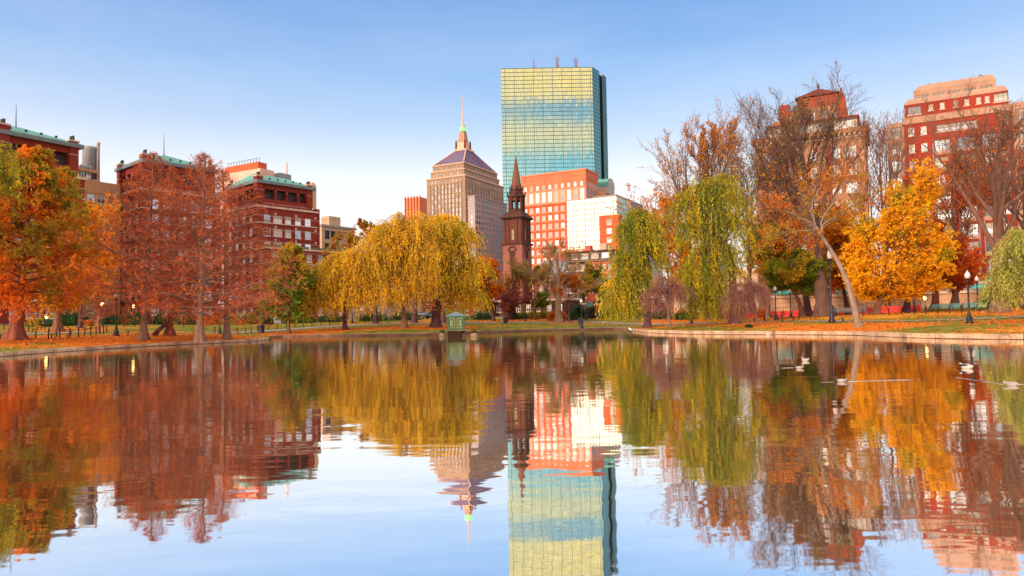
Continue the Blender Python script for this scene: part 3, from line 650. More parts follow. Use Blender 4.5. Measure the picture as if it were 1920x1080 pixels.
class Bld:
    def __init__(s, name, label, cat, px, py, D, rot, seed=1, group=None, base=None):
        c = P(px, py, D); s.rot = R(rot); g = G(c[0], c[1]) if base is None else base; s.H = c[2] - g; s.c = np.array([c[0], c[1]]); s.g = g
        s.root = empty(name, (c[0], c[1], g), s.rot); tag(s.root, label, cat, group); s.mb = MB(); s.mb.fix = False; s.wins = []; s.rng = random.Random(seed); s.extra = {}; s.pieces = []
    def u(s): return np.array([math.cos(s.rot), math.sin(s.rot)])
    def v(s): return np.array([-math.sin(s.rot), math.cos(s.rot)])
    def reach(s, px, py, axis='x', off=(0, 0)):
        d = raydir(px, py)[:2]; a = s.u() if axis == 'x' else s.v(); o = s.c + s.u() * off[0] + s.v() * off[1]
        # o + t a = k d
        M = np.array([[a[0], -d[0]], [a[1], -d[1]]]); t, k = np.linalg.solve(M, -o); return float(t)
    def z_at(s, px, py, off=(0, 0)):
        """height above the base where the view ray of a pixel row passes the vertical line at off"""
        o = s.c + s.u() * off[0] + s.v() * off[1]; return float(P(px, py, o[1])[2] - s.g)
    def part(s, name):
        if name not in s.extra: m = MB(); m.fix = False; s.extra[name] = m
        return s.extra[name]
    def piece(s, name):
        m = MB(); m.fix = False; s.pieces.append((name, m)); return m
    def face(s, mb, o, u, nrmv, W, z0, z1, mat, spec, depth=.24):
        """o: 2D start, u: 2D dir, nrmv: outward 2D normal; spec: dict(x=[..], z=[..], w, h, style, reveal)"""
        o = np.array(o, float); u = np.array(u, float); nv = np.array(nrmv, float)
        def pt(a, z, d=0): q = o + u * a - nv * d; return (q[0], q[1], z)
        specs = spec if isinstance(spec, list) else ([spec] if spec else [])
        ops = []
        for sp in specs:
            for x in sp['x']:
                for z in sp['z']:
                    a0, a1, b0, b1 = x - sp['w'] / 2, x + sp['w'] / 2, z - sp['h'] / 2, z + sp['h'] / 2
                    if a0 < .05 or a1 > W - .05 or b0 < z0 + .02 or b1 > z1 - .02: continue
                    ops.append((a0, a1, b0, b1, sp))
        us = sorted(set([0, W] + [round(q, 4) for o_ in ops for q in o_[:2]])); zs = sorted(set([z0, z1] + [round(q, 4) for o_ in ops for q in o_[2:4]]))
        # row-wise merging: for each z strip, spans of wall
        for b0, b1 in zip(zs[:-1], zs[1:]):
            zm = (b0 + b1) / 2; cuts = sorted((o_[0], o_[1]) for o_ in ops if o_[2] < zm < o_[3]); a = 0
            for c0, c1 in cuts + [(W, W)]:
                if c0 - a > 1e-3: mb.quad(pt(a, b0), pt(c0, b0), pt(c0, b1), pt(a, b1), mat)
                a = max(a, c1)
        for a0, a1, b0, b1, sp in ops:
            rv = sp.get('reveal', mat); dp = sp.get('depth', depth)
            mb.quad(pt(a0, b0), pt(a0, b0, dp), pt(a0, b1, dp), pt(a0, b1), rv); mb.quad(pt(a1, b0, dp), pt(a1, b0), pt(a1, b1), pt(a1, b1, dp), rv)
            mb.quad(pt(a0, b1), pt(a0, b1, dp), pt(a1, b1, dp), pt(a1, b1), rv); mb.quad(pt(a0, b0, dp), pt(a0, b0), pt(a1, b0), pt(a1, b0, dp), rv)
            if sp.get('open'):
                mb.quad(pt(a0, b0, dp), pt(a1, b0, dp), pt(a1, b1, dp), pt(a0, b1, dp), sp['open'])
            else:
                q = o + u * (a0 + a1) / 2; ang = math.atan2(u[1], u[0]); s.wins.append(((q[0], q[1], (b0 + b1) / 2), ang, a1 - a0, b1 - b0, sp.get('style', 'wp1')))
    def block(s, x0, x1, y0, y1, z0, z1, mat, front=None, right=None, left=None, top=None, part=None):
        mb = (s.piece(part) if part in ('chimney', 'roof_box') else s.part(part)) if part else s.mb
        s.face(mb, (x0, y0), (1, 0), (0, -1), x1 - x0, z0, z1, mat, front); s.face(mb, (x1, y0), (0, 1), (1, 0), y1 - y0, z0, z1, mat, right)
        s.face(mb, (x0, y1), (0, -1), (-1, 0), y1 - y0, z0, z1, mat, left); mb.quad((x1, y1, z0), (x0, y1, z0), (x0, y1, z1), (x1, y1, z1), mat)
        tm = top or m_solid('flat_roof', (.25, .23, .22), .9)
        mb.quad((x0, y0, z1), (x1, y0, z1), (x1, y1, z1), (x0, y1, z1), tm)
    def band(s, x0, x1, y0, y1, z0, z1, out, mat, name='cornice', faces='frlb'):
        """projecting course that rings a block, butted at the corners"""
        mb = s.piece(name); o = out
        if 'f' in faces: mb.box(x0 - o, x1 + o, y0 - o, y0 - .004, z0, z1, mat)
        if 'b' in faces: mb.box(x0 - o, x1 + o, y1 + .004, y1 + o, z0, z1, mat)
        if 'r' in faces: mb.box(x1 + .004, x1 + o, y0 - .0, y1 + .0, z0 + .002, z1 - .002, mat)
        if 'l' in faces: mb.box(x0 - o, x0 - .004, y0 - .0, y1 + .0, z0 + .002, z1 - .002, mat)
    def done(s, mats=None):
        s.mb.build('wall', s.root)
        for k, m in list(s.extra.items()) + s.pieces: m.build(k, s.root)
        ws = sorted(s.wins, key=lambda w: -w[0][2] - w[2] * .5); rest = ws[100:]; 
        for (p, ang, w, h, st) in ws[:100]:
            me = win_mesh(w, h, st, s.rng.choice((0, 0, 1, 1, 2, 3))); o = bpy.data.objects.new('window', me); COL.objects.link(o); o.parent = s.root; o.location = p; o.rotation_euler = (0, 0, ang)
        if rest:
            vv = []; ff = []; mi = []; mats = []
            for (p, ang, w, h, st) in rest:
                me = win_mesh(w, h, st, s.rng.choice((0, 0, 1, 1, 2, 3))); b = len(vv); c, sn = math.cos(ang), math.sin(ang)
                for v in me.vertices: x, y, z = v.co; vv.append((p[0] + c * x - sn * y, p[1] + sn * x + c * y, p[2] + z))
                for f in me.polygons:
                    m = me.materials[f.material_index]
                    if m not in mats: mats.append(m)
                    ff.append([b + i for i in f.vertices]); mi.append(mats.index(m))
            me = bpy.data.meshes.new('windows'); me.from_pydata(vv, [], ff); [me.materials.append(m) for m in mats]; me.polygons.foreach_set('material_index', mi)
            o = bpy.data.objects.new('windows', me); COL.objects.link(o); o.parent = s.root; o['kind'] = 'stuff'
        return s.root
def lin(a, b, n): return [a + (b - a) * (i + .5) / n for i in range(n)]
def steps(a, b, st): return list(np.arange(a, b, st))
# ------------------------------------------------------------------ the city
BRICK = m_wall('red_brick', (0.25, 0.038, 0.025), (0.14, 0.024, 0.02), 3.3, (0.5, 0.38, 0.34))
BRICK2 = m_wall('orange_brick', (0.55, 0.10, 0.04), (0.42, 0.07, 0.035), 3.2)
COPPER = m_wall('copper_green_roof', (0.13, 0.36, 0.33), (0.08, 0.25, 0.25), 50)
STONE = m_wall('pale_stone', (0.55, 0.42, 0.32), (0.42, 0.31, 0.24), 4)
BAND = m_solid('stone_band', (0.52, 0.42, 0.36), .8, .15)
DARK = m_solid('dark_opening', (0.025, 0.02, 0.03), .6, .2)
GREY = m_wall('grey_metal_screen', (0.30, 0.33, 0.38), (0.22, 0.24, 0.28), 1.2)
def heritage(label, px, py, D, rot, lpx, rpx, apex, seed, floor=3.35, lowext=None, ridge=0.0, inset=None, chim=True, spike=None):
    b = Bld('brick_apartment_block', label, 'apartment building', px, py, D, rot, seed); H = b.H; W = -b.reach(*lpx, 'x'); L = b.reach(*rpx, 'y')
    zs = [H - 3.0 - floor * k - 2.6 for k in range(1, int((H - 4) / floor))]
    lo = H - 5.6
    # upper loggia storey
    nf = max(1, int(W / 3.4)); nr = max(2, int(L / 3.7))
    b.block(-W, 0, 0, L, lo, H, BRICK, front=dict(x=lin(.8, W - .8, nf), z=[H - 2.5], w=min(2.2, W / nf - 1), h=2.4, open=DARK, depth=1.2), right=dict(x=lin(1.6, L - .8, nr), z=[H - 2.5], w=L / nr - 1.0, h=2.5, open=DARK, depth=1.2), part='loggia')
    xs = []; x = 1.9; i = 0
    cw = L / max(4, int(L / 2.75)); xr = lin(0.5, L - .4, max(4, int(L / 2.75)))
    wide = [xr[i] for i in range(len(xr)) if i % 5 == 1]; nar = [q for q in xr if q not in wide]
    spec_r = [dict(x=nar, z=zs, w=1.75, h=2.1, style='wq11'), dict(x=wide, z=zs, w=2.5, h=1.95, style='wq21')]
    spec_f = [dict(x=lin(.5, W - .5, max(1, int(W / 3.2))), z=zs, w=1.5, h=1.95, style='wq11')]
    b.block(-W - .9, .9, -.9, L + .9, 0, lo - .01, BRICK, front=[dict(x=lin(1.2, W + .6, max(1, int(W / 3.2))), z=zs, w=1.5, h=1.95, style='wq11')], right=[dict(x=[q + .9 for q in nar], z=zs, w=1.8, h=2.1, style='wq11'), dict(x=[q + .9 for q in wide], z=zs, w=2.55, h=1.95, style='wq21')])
    b.band(-W - .9, .9, -.9, L + .9, lo - .62, lo - .1, .35, BAND); b.band(-W - .9, .9, -.9, L + .9, lo - 4.6, lo - 4.35, .14, BAND, 'belt_course')
    b.band(-W - .9, .9, -.9, L + .9, 9.0, 9.4, .25, BAND, 'belt_course')
    # white stone blocks between the windows
    m = b.part('stone_inlay')
    for z in zs[::1]:
        for q in xr[::2]: m.box(.905, 1.02, q + cw * .5 + .45, q + cw * .5 + .95, z + 1.1, z + 1.65, BAND)
    # roof: metal fascia and hipped copper roof
    rf = b.part('roof'); o = .8; rf.box(-W - o, o, -o, L + o, H + .02, H + .75, m_solid('roof_fascia', (.13, .17, .20), .6, .1))
    ap = b.z_at(apex[0], apex[1], (-W / 2, L * .45)); ap = max(ap, H + 2.5)
    rf.frustum((-W - o + .1, o - .1, -o + .1, L + o - .1, H + .76), (-W / 2 - .15, -W / 2 + .15, L * (.45 - ridge), L * (.45 + ridge) + .2, ap), COPPER)
    for k in range(int(L / 2.2)): t = (k + .5) / int(L / 2.2); b.piece('roof_vent').box(o - 1.5, o - 1.15, L * t, L * t + .35, H + 1.35 + .1, H + 1.85, DARK)
    if spike: sp = b.part('spike'); sp.lathe([(.12, ap - .3), (.1, ap + .8), (.03, ap + spike)], FR_DARK, 6, (-W / 2, L * .45))
    if chim:
        for (cx, cy, hh) in ((-.3, .2, 1.7), (-.6, L - .8, 1.2), (-W + .4, .4, 1.5)):
            c = b.part('chimney'); c = MB(); c.box(cx - .85, cx + .85, cy - .85, cy + .85, H - 4.8, H + hh, BRICK); c.box(cx - 1., cx + 1., cy - 1., cy + 1., H + hh - 1.2, H + hh - .9, BAND); c.box(cx - 1., cx + 1., cy - 1., cy + 1., H + hh + .005, H + hh + .3, BAND)
            co = c.build('chimney', b.root)
            for ddx in (-.5, 0, .5): p = MB(); p.lathe([(.24, H + hh + .31), (.19, H + hh + 1.1), (.27, H + hh + 1.2)], FR_DARK, 8, (cx + ddx, cy)); p.build('chimney_pot', co)
        b.extra.pop('chimney', None)
    b.part('wall_lamp').box(.95, .951, 0, .001, 1, 1.001, BAND); b.extra.pop('wall_lamp')
    return b, W, L, H
def build_left():
    b, W, L, H = heritage('dark red brick block with green hipped roof at the left edge behind the orange tree', 4, 252, 127, -31, (-75, 262), (146, 281), (39, 238), 3, ridge=.05, spike=4.5)
    # plant tank and stack behind, lower tan wing stepping down
    b.done()
    t = Bld('tan_apartment_block', 'tan stone block stepping down beside the tall grey stack', 'apartment building', 150, 313, 150, -31, 5)
    Lt = t.reach(226, 338, 'y'); Ht = t.H
    z = [Ht - 3 - 3.4 * k for k in range(9)]; STONE = m_wall('warm_tan_stone', (.50, .29, .17), (.38, .21, .13), 4)
    t.block(-10, 0, -6, Lt, 0, Ht - 2.5, STONE, right=dict(x=lin(1, Lt + 5, 6), z=z[1:], w=1.7, h=1.9, style='wp1'), front=dict(x=lin(1, 9, 3), z=z[1:], w=1.5, h=1.9, style='wp1'))
    t.block(-9, -1.5, -2, Lt - 4, Ht - 2.5, Ht + .2, STONE, right=dict(x=lin(.5, Lt, 7), z=[Ht - 1.2], w=1.2, h=1.5, style='dp1'), part='upper_storey')
    zs_ = t.z_at(184, 271, (-3.5, t.reach(184, 290, 'y', (-3.5, 0)))); p = t.part('stack'); p.lathe([(.38, Ht - 3), (.34, zs_), (.42, zs_ + .1), (.42, zs_ + .5)], m_solid('stack_grey', (.42, .36, .42), .6), 12, (-3.5, t.reach(184, 290, 'y', (-3.5, 0))))
    ty = t.reach(168, 300, 'y', (-5, 0)); zt = t.z_at(168, 276, (-5, ty)); g = t.part('roof_tank'); g.lathe([(1.45, Ht - 2.4), (1.45, zt - .8), (1.5, zt - .7), (1.5, zt)], GREY, 20, (-5, ty))
    for k, y_ in enumerate(lin(-1.5, Lt - 4.5, 6)): v = t.piece('roof_vent'); v.lathe([(.4, Ht + .21), (.4, Ht + 1.0), (.2, Ht + 1.3)], GREY, 10, (-3, y_))
    t.done()
    b, W, L, H = heritage('red brick block with green hipped roof behind the bare red trees', 271, 305, 154, -41, (224, 323), (402, 321), (310, 291), 7, spike=5.0); b.done()
    b, W, L, H = heritage('red brick block with green hipped roof left of the yellow willows', 484, 343, 178, -41, (430, 356), (585, 356), (506, 330), 9, ridge=.28)
    b.block(-W - 12, -W - .93, 1.5, L, 0, H - 7.5, BRICK, part='rear_wing', front=dict(x=lin(.6, 10.5, 3), z=[H - 10 - 3.35 * k for k in range(7)], w=1.7, h=2.0, style='wq11'))
    L2 = b.reach(597, 395, 'y'); z2 = b.z_at(597, 393, (0, L2))
    zz = [z2 - 2.2 - 3.35 * k for k in range(8)]
    b.block(-9, .6, L + 1, L2, 0, z2, BRICK, right=dict(x=lin(.2, L2 - L - 1.2, 1), z=zz, w=1.7, h=1.9, style='wp11'), part='side_wing'); b.done()
    # long low brick wing of the same block along the street
    w = Bld('brick_street_wing', 'low red brick wing with pale cornice right of the green roofed block', 'apartment building', 500, 462, 168, -41, 11)
    Lw = w.reach(652, 462, 'y'); Hw = w.H; zs = [Hw - 2.3 - 3.3 * k for k in range(5)]
    w.block(-5, 0, 0, Lw, 0, Hw, BRICK, right=[dict(x=lin(.5, Lw - .5, int(Lw / 3.2)), z=zs, w=1.7, h=2.0, style='wp11')], front=dict(x=lin(.5, 4.5, 1), z=zs, w=1.6, h=2, style='wp1')); w.band(-5, 0, 0, Lw, Hw - .5, Hw - .05, .4, BAND); w.band(-5, 0, 0, Lw, Hw - 4, Hw - 3.7, .2, BAND, 'belt_course')
    for k in range(9): w.part('roof_plant_box').box(-1.2, -.5, Lw * k / 9, Lw * k / 9 + 1.6, Hw + .01, Hw + .6, m_solid('roof_plants', (.12, .16, .08), .9))
    w.done()
    # tall pinkish slab behind
    s = Bld('office_block', 'tall pink and white office block with red roof box behind the brick roofs', 'office building', 488, 315, 262, -30, 13)
    Ws = -s.reach(412, 318, 'x'); Ls = s.reach(560, 335, 'y'); Hs = s.H
    PINK = m_wall('pink_white_panel', (.72, .50, .42), (.6, .4, .34), 1.9, (.25, .2, .2)); 
    s.block(-Ws, 0, 0, Ls * .35, 0, Hs, PINK); s.block(-Ws, -1, Ls * .35, Ls, 0, Hs - 3.2, PINK, part='rear_wing', right=dict(x=lin(.3, Ls * .6, 5), z=[Hs - 6.5], w=1.8, h=3, style='dd1'))
    s.block(-Ws * .96, -3.0, 1.5, Ls * .3, Hs, s.z_at(475, 303, (-3, 1.5)), m_wall('red_roof_box', (.62, .13, .06), (.5, .1, .05), 60), part='roof_box')
    rl = s.part('roof_railing')
    zt = s.z_at(475, 303, (-3, 1.5))
    for k in range(12): x = -Ws * .9 + k * (Ws * .9 - 3) / 11; rl.box(x, x + .12, 2, 2.12, zt + .01, zt + 1.6, FR_DARK)
    rl.box(-Ws * .9, -3, 2.13, 2.2, zt + 1.5, zt + 1.62, FR_DARK)
    s.part('stack').lathe([(.6, Hs - 6), (.5, Hs + 5.5)], m_solid('stack_pink', (.66, .5, .5), .6), 10, (-4, Ls * .86)); s.part('plant_room').box(-9, -2.5, Ls * .62, Ls * .92, Hs - 3.19, Hs + .6, GREY)
    s.done()
    t = Bld('tan_tower', 'narrow tan tower with rounded top behind the green roofed brick block', 'office building', 586, 341, 236, -32, 14)
    Wt = -t.reach(567, 338, 'x'); Lt = t.reach(593, 343, 'y'); Ht = t.H
    t.block(-Wt, 0, 0, Lt, 0, Ht - 1.2, m_wall('tan_stone', (.56, .40, .24), (.44, .31, .2), 3.4), front=dict(x=lin(.4, Wt - .4, 3), z=[Ht - 4.5 - 3.4 * k for k in range(7)], w=.6, h=2.2, style='dd1')); t.part('parapet').frustum((-Wt, 0, 0, Lt, Ht - 1.19), (-Wt + .6, -.6, .5, Lt - .5, Ht), STONE); t.done()
    e = Bld('beige_office_block', 'low beige stone block with dark windows between brick block and willow', 'office building', 603, 420, 232, -36, 15)
    Le = e.reach(665, 432, 'y'); He = e.H; We = 6
    zz = [He - 3.4 - 4.2 * k for k in range(5)]
    e.block(-We, 0, 0, Le, 0, He, m_wall('beige_stone', (.50, .37, .26), (.40, .3, .22), 4.2), right=[dict(x=lin(1, Le - .5, 5), z=zz, w=2.1, h=2.9, style='dd21')], front=dict(x=lin(.5, We - .5, 2), z=zz, w=1.2, h=2.8, style='dd1')); e.band(-We, 0, 0, Le, He - .7, He - .05, .45, m_solid('grey_cornice', (.3, .28, .27), .8))
    e.block(-We + 1, -1, Le * .28, Le * .62, He, He + 3.2, m_wall('beige_stone', (.5, .4, .3)), part='roof_house'); e.done()
    # street-level row under the trees, far left
    r = Bld('stone_shopfront_row', 'pink stone ground floor row behind the left hedges', 'shop row', -60, 556, 138, -31, 16)
    Lr = r.reach(262, 574, 'y'); Hr = r.H
    r.block(-10, 0, 0, Lr, 0, Hr, m_wall('pink_stone', (.5, .33, .30), (.40, .26, .25), 2.2), right=[dict(x=lin(.5, Lr - .5, int(Lr / 4.6)), z=[Hr - 2.6], w=2.6, h=2.6, style='dm21')]); r.band(-10, 0, 0, Lr, Hr - .5, Hr - .05, .3, BAND); r.done()

def hancock():
    D = 673.; A = P(939, 130, D); B = P(1110, 126, D); H = B[2]
    root = empty('glass_tower', (B[0], B[1], G(0, 300))); tag(root, 'tall blue mirrored glass tower with three roof masts', 'skyscraper'); zb = root.location[2]; Hh = H - zb
    W = B[0] - A[0]; GLS = m_glass('tower_mirror_glass', (0.33, 0.68, 0.67), 0.015, (0.03, 0.12, 0.16), 0.93, 0.10); MUL = m_solid('tower_mullion', (.07, .15, .17), .4, .05, metal=.3)
    rng = np.random.default_rng(5)
    # side wall direction from pixels
    C1 = P(1123, 135, D + 13); C3 = P(1136, 146, D + 30)
    a = np.array([C1[0] - B[0], 13.]); e = np.array([C3[0] - B[0], 30.]); w = e / np.linalg.norm(e) * 4.2; notch = a + np.array([-2.2, 1.2])
    faces = [('curtain_wall', np.array([-W, 0.]), np.array([0., 0.]), 48, 62, 5), ('curtain_wall', np.array([0., 0.]), a, 9, 62, 3), ('curtain_wall', a + (e - a) * .42, e, 7, 62, 3)]
    GD = m_solid('tower_notch', (.015, .03, .04), .3, .1)
    for (nm, p, q, nc, nr, bold) in faces:
        V = []; Q = []; d = q - p; Lf = np.linalg.norm(d); d = d / Lf; nv = np.array([d[1], -d[0]]); mb = MB(); mb.fix = False
        for i in range(nc):
            for j in range(nr):
                x0, x1 = Lf * i / nc, Lf * (i + 1) / nc; z0, z1 = Hh * j / nr, Hh * (j + 1) / nr; t = rng.normal(0, .0018, 2)
                b = len(V)
                for (x, z, sx, sz) in ((x0, z0, -1, -1), (x1, z0, 1, -1), (x1, z1, 1, 1), (x0, z1, -1, 1)):
                    o = sx * (x1 - x0) / 2 * t[0] + sz * (z1 - z0) / 2 * t[1]; P2 = p + d * x + nv * o; V.append((P2[0], P2[1], z))
                Q.append((b, b + 1, b + 2, b + 3))
        o = np_mesh('curtain_wall', V, quads=Q, mats=[GLS], parent=root)
        mu = MB(); mu.fix = False
        def bar(x0, x1, z0, z1, out):
            c = [(x0, z0), (x1, z0), (x1, z1), (x0, z1)]; vs = []
            for s_ in (-.05, out):
                for (x, z) in c: P2 = p + d * x + nv * s_; vs.append((P2[0], P2[1], z))
            mu.add(vs, [(4, 5, 6, 7), (0, 1, 5, 4), (1, 2, 6, 5), (2, 3, 7, 6), (3, 0, 4, 7)], MUL)
        for j in range(nr + 1): z = Hh * j / nr; bar(0, Lf, z - .27, z + .27, .28)
        for i in range(nc + 1): x = Lf * i / nc; k = .26 if i % bold == 2 % bold else .07; bar(max(0, x - k), min(Lf, x + k), 0, Hh, .2)
        mu.build('mullion_grid', o)
    mb = MB(); mb.fix = False; V = [(-W, 0), (0, 0), tuple(a), tuple(notch), tuple(a + (e - a) * .42 + np.array([-2.2, 1.2])), tuple(a + (e - a) * .42), tuple(e), (e[0] - W * .6, e[1] + 4), (-W + 5, 14)]
    mb.add([(x, y, Hh) for x, y in V], [tuple(range(9))], MUL)
    def wl(i, j, m): mb.quad((*V[i], 0), (*V[j], 0), (*V[j], Hh), (*V[i], Hh), m)
    wl(2, 3, GD); wl(3, 4, GD); wl(4, 5, GD); wl(6, 7, MUL); wl(7, 8, MUL); wl(8, 0, MUL); mb.build('roof', root)
    for (px, py0, hh, r) in ((1001, 107, 11, .5), (1045, 97, 14, 1.1), (1080, 101, 12, 1.0)):
        m = MB(); x = P(px, 130, D + 10)[0] - B[0]; zt = P(px, py0, D + 10)[2] - zb; RW = m_solid('mast_red_white', (.22, .09, .09), .5, .3, scale=3)
        m.lathe([(r, Hh), (r, Hh + (zt - Hh) * .35), (r * .55, Hh + (zt - Hh) * .36), (r * .5, Hh + (zt - Hh) * .7), (.12, Hh + (zt - Hh) * .72), (.1, zt)], RW, 8, (x, 10))
        for k in range(4): z = Hh + (zt - Hh) * (.3 + .12 * k); m.box(x - r * 2.2, x + r * 2.2, 9.8, 10.2, z, z + .5, RW)
        m.build('mast', root)
    m = MB(); m.box(-W * .55, -W * .2, 4, 12, Hh + .01, Hh + 1.6, MUL); m.build('roof_plant', root)

def berkeley():
    LST = m_wall('limestone', (.34, .235, .165), (.26, .19, .145), 3.6, (.3, .22, .16)); SL_ = m_wall('purple_slate', (.17, .13, .24), (.11, .09, .17), 1.5, (.35, .28, .35)); TR = m_solid('spire_stone', (.62, .42, .33), .8, .12)
    b = Bld('stepped_office_tower', 'old limestone office tower with slate pyramid roof, lantern spire and green light', 'office tower', 872, 327, 520, -28, 21)
    H = b.H; W = -b.reach(800, 331, 'x'); L = b.reach(944, 345, 'y')
    fl = 3.6; zs = [H - 7.5 - fl * k for k in range(26)]; nx = 9; ny = 13
    b.block(-W, 0, 0, L, 0, H, LST, front=[dict(x=lin(3.2, W - 3.2, nx), z=zs, w=1.35, h=2.7, style='tm01'), dict(x=lin(3.2, W - 3.2, nx), z=[H - 3.2], w=1.35, h=1.9, style='tm01')], right=[dict(x=lin(2.2, L - 2.2, ny), z=zs, w=1.3, h=2.7, style='tm01'), dict(x=lin(2.2, L - 2.2, ny), z=[H - 3.2], w=1.3, h=1.9, style='tm01')])
    # piers between the window columns
    pr = b.part('pier'); pc = [3.2 + (W - 6.4) * k / nx for k in range(nx + 1)]
    for x in pc: pr.box(-W + x - .35, -W + x + .35, -.55, -.003, 0, H - 5.2, LST)
    for k in range(ny + 1): y = 2.2 + (L - 4.4) * k / ny; pr.box(.003, .55, y - .3, y + .3, 0, H - 5.2, LST)
    b.band(-W, 0, 0, L, H - .8, H + .1, .6, TR)
    z1 = b.z_at(872, 314, (0, 0)); b.block(-W + 2.4, -2, 2, L - 3.5, H, z1, LST, front=dict(x=lin(1, W - 5.4, 9), z=[(H + z1) / 2], w=1.2, h=2.2, style='tm01'), right=dict(x=lin(1, L - 6.5, 13), z=[(H + z1) / 2], w=1.2, h=2.2, style='tm01'), part='upper_storey'); b.band(-W + 2.4, -2, 2, L - 3.5, z1 - .5, z1 + .2, .5, TR)
    z2 = b.z_at(872, 304, (-3, 3)); b.block(-W + 3.6, -3, 3, L - 5, z1, z2, LST, front=dict(x=lin(1, W - 7.6, 10), z=[(z1 + z2) / 2], w=1.1, h=2, style='td0'), right=dict(x=lin(1, L - 9, 13), z=[(z1 + z2) / 2], w=1.1, h=2, style='td0'), part='attic_storey'); b.band(-W + 3.6, -3, 3, L - 5, z2 - .5, z2 + .3, .6, TR)
    cx, cy = -W * .5, L * .40; zt = b.z_at(863, 281, (cx + 4, cy - 4)); pw = 5.2
    b.part('roof').frustum((-W + 3.9, -3.2, 3.3, L - 5.3, z2 + .31), (cx - pw, cx + pw, cy - pw * .5, cy + pw * 1.6, zt), SL_)
    # ribs on the roof
    rb = b.part('roof_rib')
    x0, x1, y0, y1 = -W + 3.9, -3.2, 3.3, L - 5.3
    for t in lin(0, 1, 9):
        rb.tube([(x0 + (x1 - x0) * t, y0 - .02, z2 + .4), (cx - pw + 2 * pw * t, cy - pw * .5 - .02, zt)], .14, SL_, 4)
        rb.tube([(x1 + .02, y0 + (y1 - y0) * t, z2 + .4), (cx + pw + .02, cy - pw * .5 + pw * 2.1 * t, zt)], .14, SL_, 4)
    for (qx, qy, ax, ay) in ((x1, y0, cx + pw, cy - pw * .5), (x0, y0, cx - pw, cy - pw * .5), (x1, y1, cx + pw, cy + pw * 1.6)): rb.tube([(qx, qy, z2 + .3), (ax, ay, zt + .2)], .5, TR, 5)
    b.part('roof_platform').box(cx - pw - .6, cx + pw + .6, cy - pw * .5 - .6, cy + pw * 1.6 + .6, zt + .01, zt + 1.4, TR)
    zl0, zl1, zl2, zt3 = [b.z_at(872, q, (cx, cy)) for q in (268, 247, 239, 179)]
    s = MB(); sx, sy = cx + .6, cy + 1
    s.frustum((sx - 4.2, sx + 4.2, sy - 4.2, sy + 4.2, zt + 1.41), (sx - 3.2, sx + 3.2, sy - 3.2, sy + 3.2, zl0), TR); n = 6
    for k in range(9):
        za = zl0 + (zl1 - zl0) * k / 9; w = 3.3 - .13 * k; s.box(sx - w, sx + w, sy - w, sy + w, za, za + (zl1 - zl0) / 9 * .5, TR); w -= .5; s.box(sx - w, sx + w, sy - w, sy + w, za + (zl1 - zl0) / 9 * .5, za + (zl1 - zl0) / 9, BRICK2)
    s.lathe([(2.6, zl1), (2.4, zl2 - .3)], TR, 12, (sx, sy)); s.lathe([(2.2, zl2 + .1), (1.5, zl2 + 1.5), (.8, zl2 + 4), (.42, zl2 + 8), (.3, zl2 + (zt3 - zl2) * .6), (.12, zt3)], TR, 10, (sx, sy))
    for dx in (-1, 1):
        for dy in (-1, 1): s.lathe([(.8, zt + 1.4), (.7, zl0 + .5), (.1, zl0 + 2.2)], BRICK, 8, (sx + dx * 4, sy + dy * 4))
    so_ = s.build('spire', b.root)
    q = MB(); q.lathe([(2.75, zl1 + .3), (2.75, zl2 - .2)], m_solid('green_beacon', (.2, .6, .2), .5, 0, emit=((.12, .9, .2), .9)), 14, (sx, sy)); q.build('beacon_ring', so_)
    b.done()
    # lower wing with gridded dark windows
    w = Bld('gridded_office_block', 'grey stone office wing with a grid of dark square windows below the slate pyramid', 'office building', 890, 366, 470, -29, 22)
    Lw = w.reach(950, 381, 'y'); Ww = -w.reach(877, 362, 'x'); Hw = w.H; zs = [Hw - 3 - 3.75 * k for k in range(20)]
    GS = m_wall('grey_limestone', (.38, .34, .36), (.31, .28, .31), 3.75, (.2, .18, .2))
    w.block(-Ww, 0, 0, Lw, 0, Hw, GS, right=dict(x=lin(1, Lw - 1, 13), z=zs, w=1.75, h=2.3, style='dd0'), front=dict(x=lin(.8, Ww - .8, 1), z=zs, w=1.6, h=2.4, style='wm1')); w.band(-Ww, 0, 0, Lw, Hw - .5, Hw + .1, .4, GS); w.done()
    r = Bld('ribbed_orange_block', 'small orange block with vertical ribs left of the limestone tower', 'office building', 788, 369, 600, -24, 23)
    Wr = -r.reach(760, 371, 'x'); Hr = r.H; Lr = r.reach(801, 374, 'y'); OR = m_wall('orange_stone', (.72, .26, .14), (.6, .2, .11), 60)
    r.block(-Wr, 0, 0, Lr, 0, Hr, OR, front=dict(x=lin(.3, Wr - .3, 5), z=[Hr - 6 - 5.2 * k for k in range(8)][3:], w=1.9, h=2.6, style='tm0')); p = r.part('pier')
    for k in range(6): x = -Wr + Wr * k / 5; p.box(x - .35, x + .35, -.8, -.003, 0, Hr + 1.2, BRICK2)
    for k in range(4): z = Hr - 18 - 5.2 * k; p.box(-Wr, 0, -.4, -.004, z, z + .5, BRICK2)
    r.done()

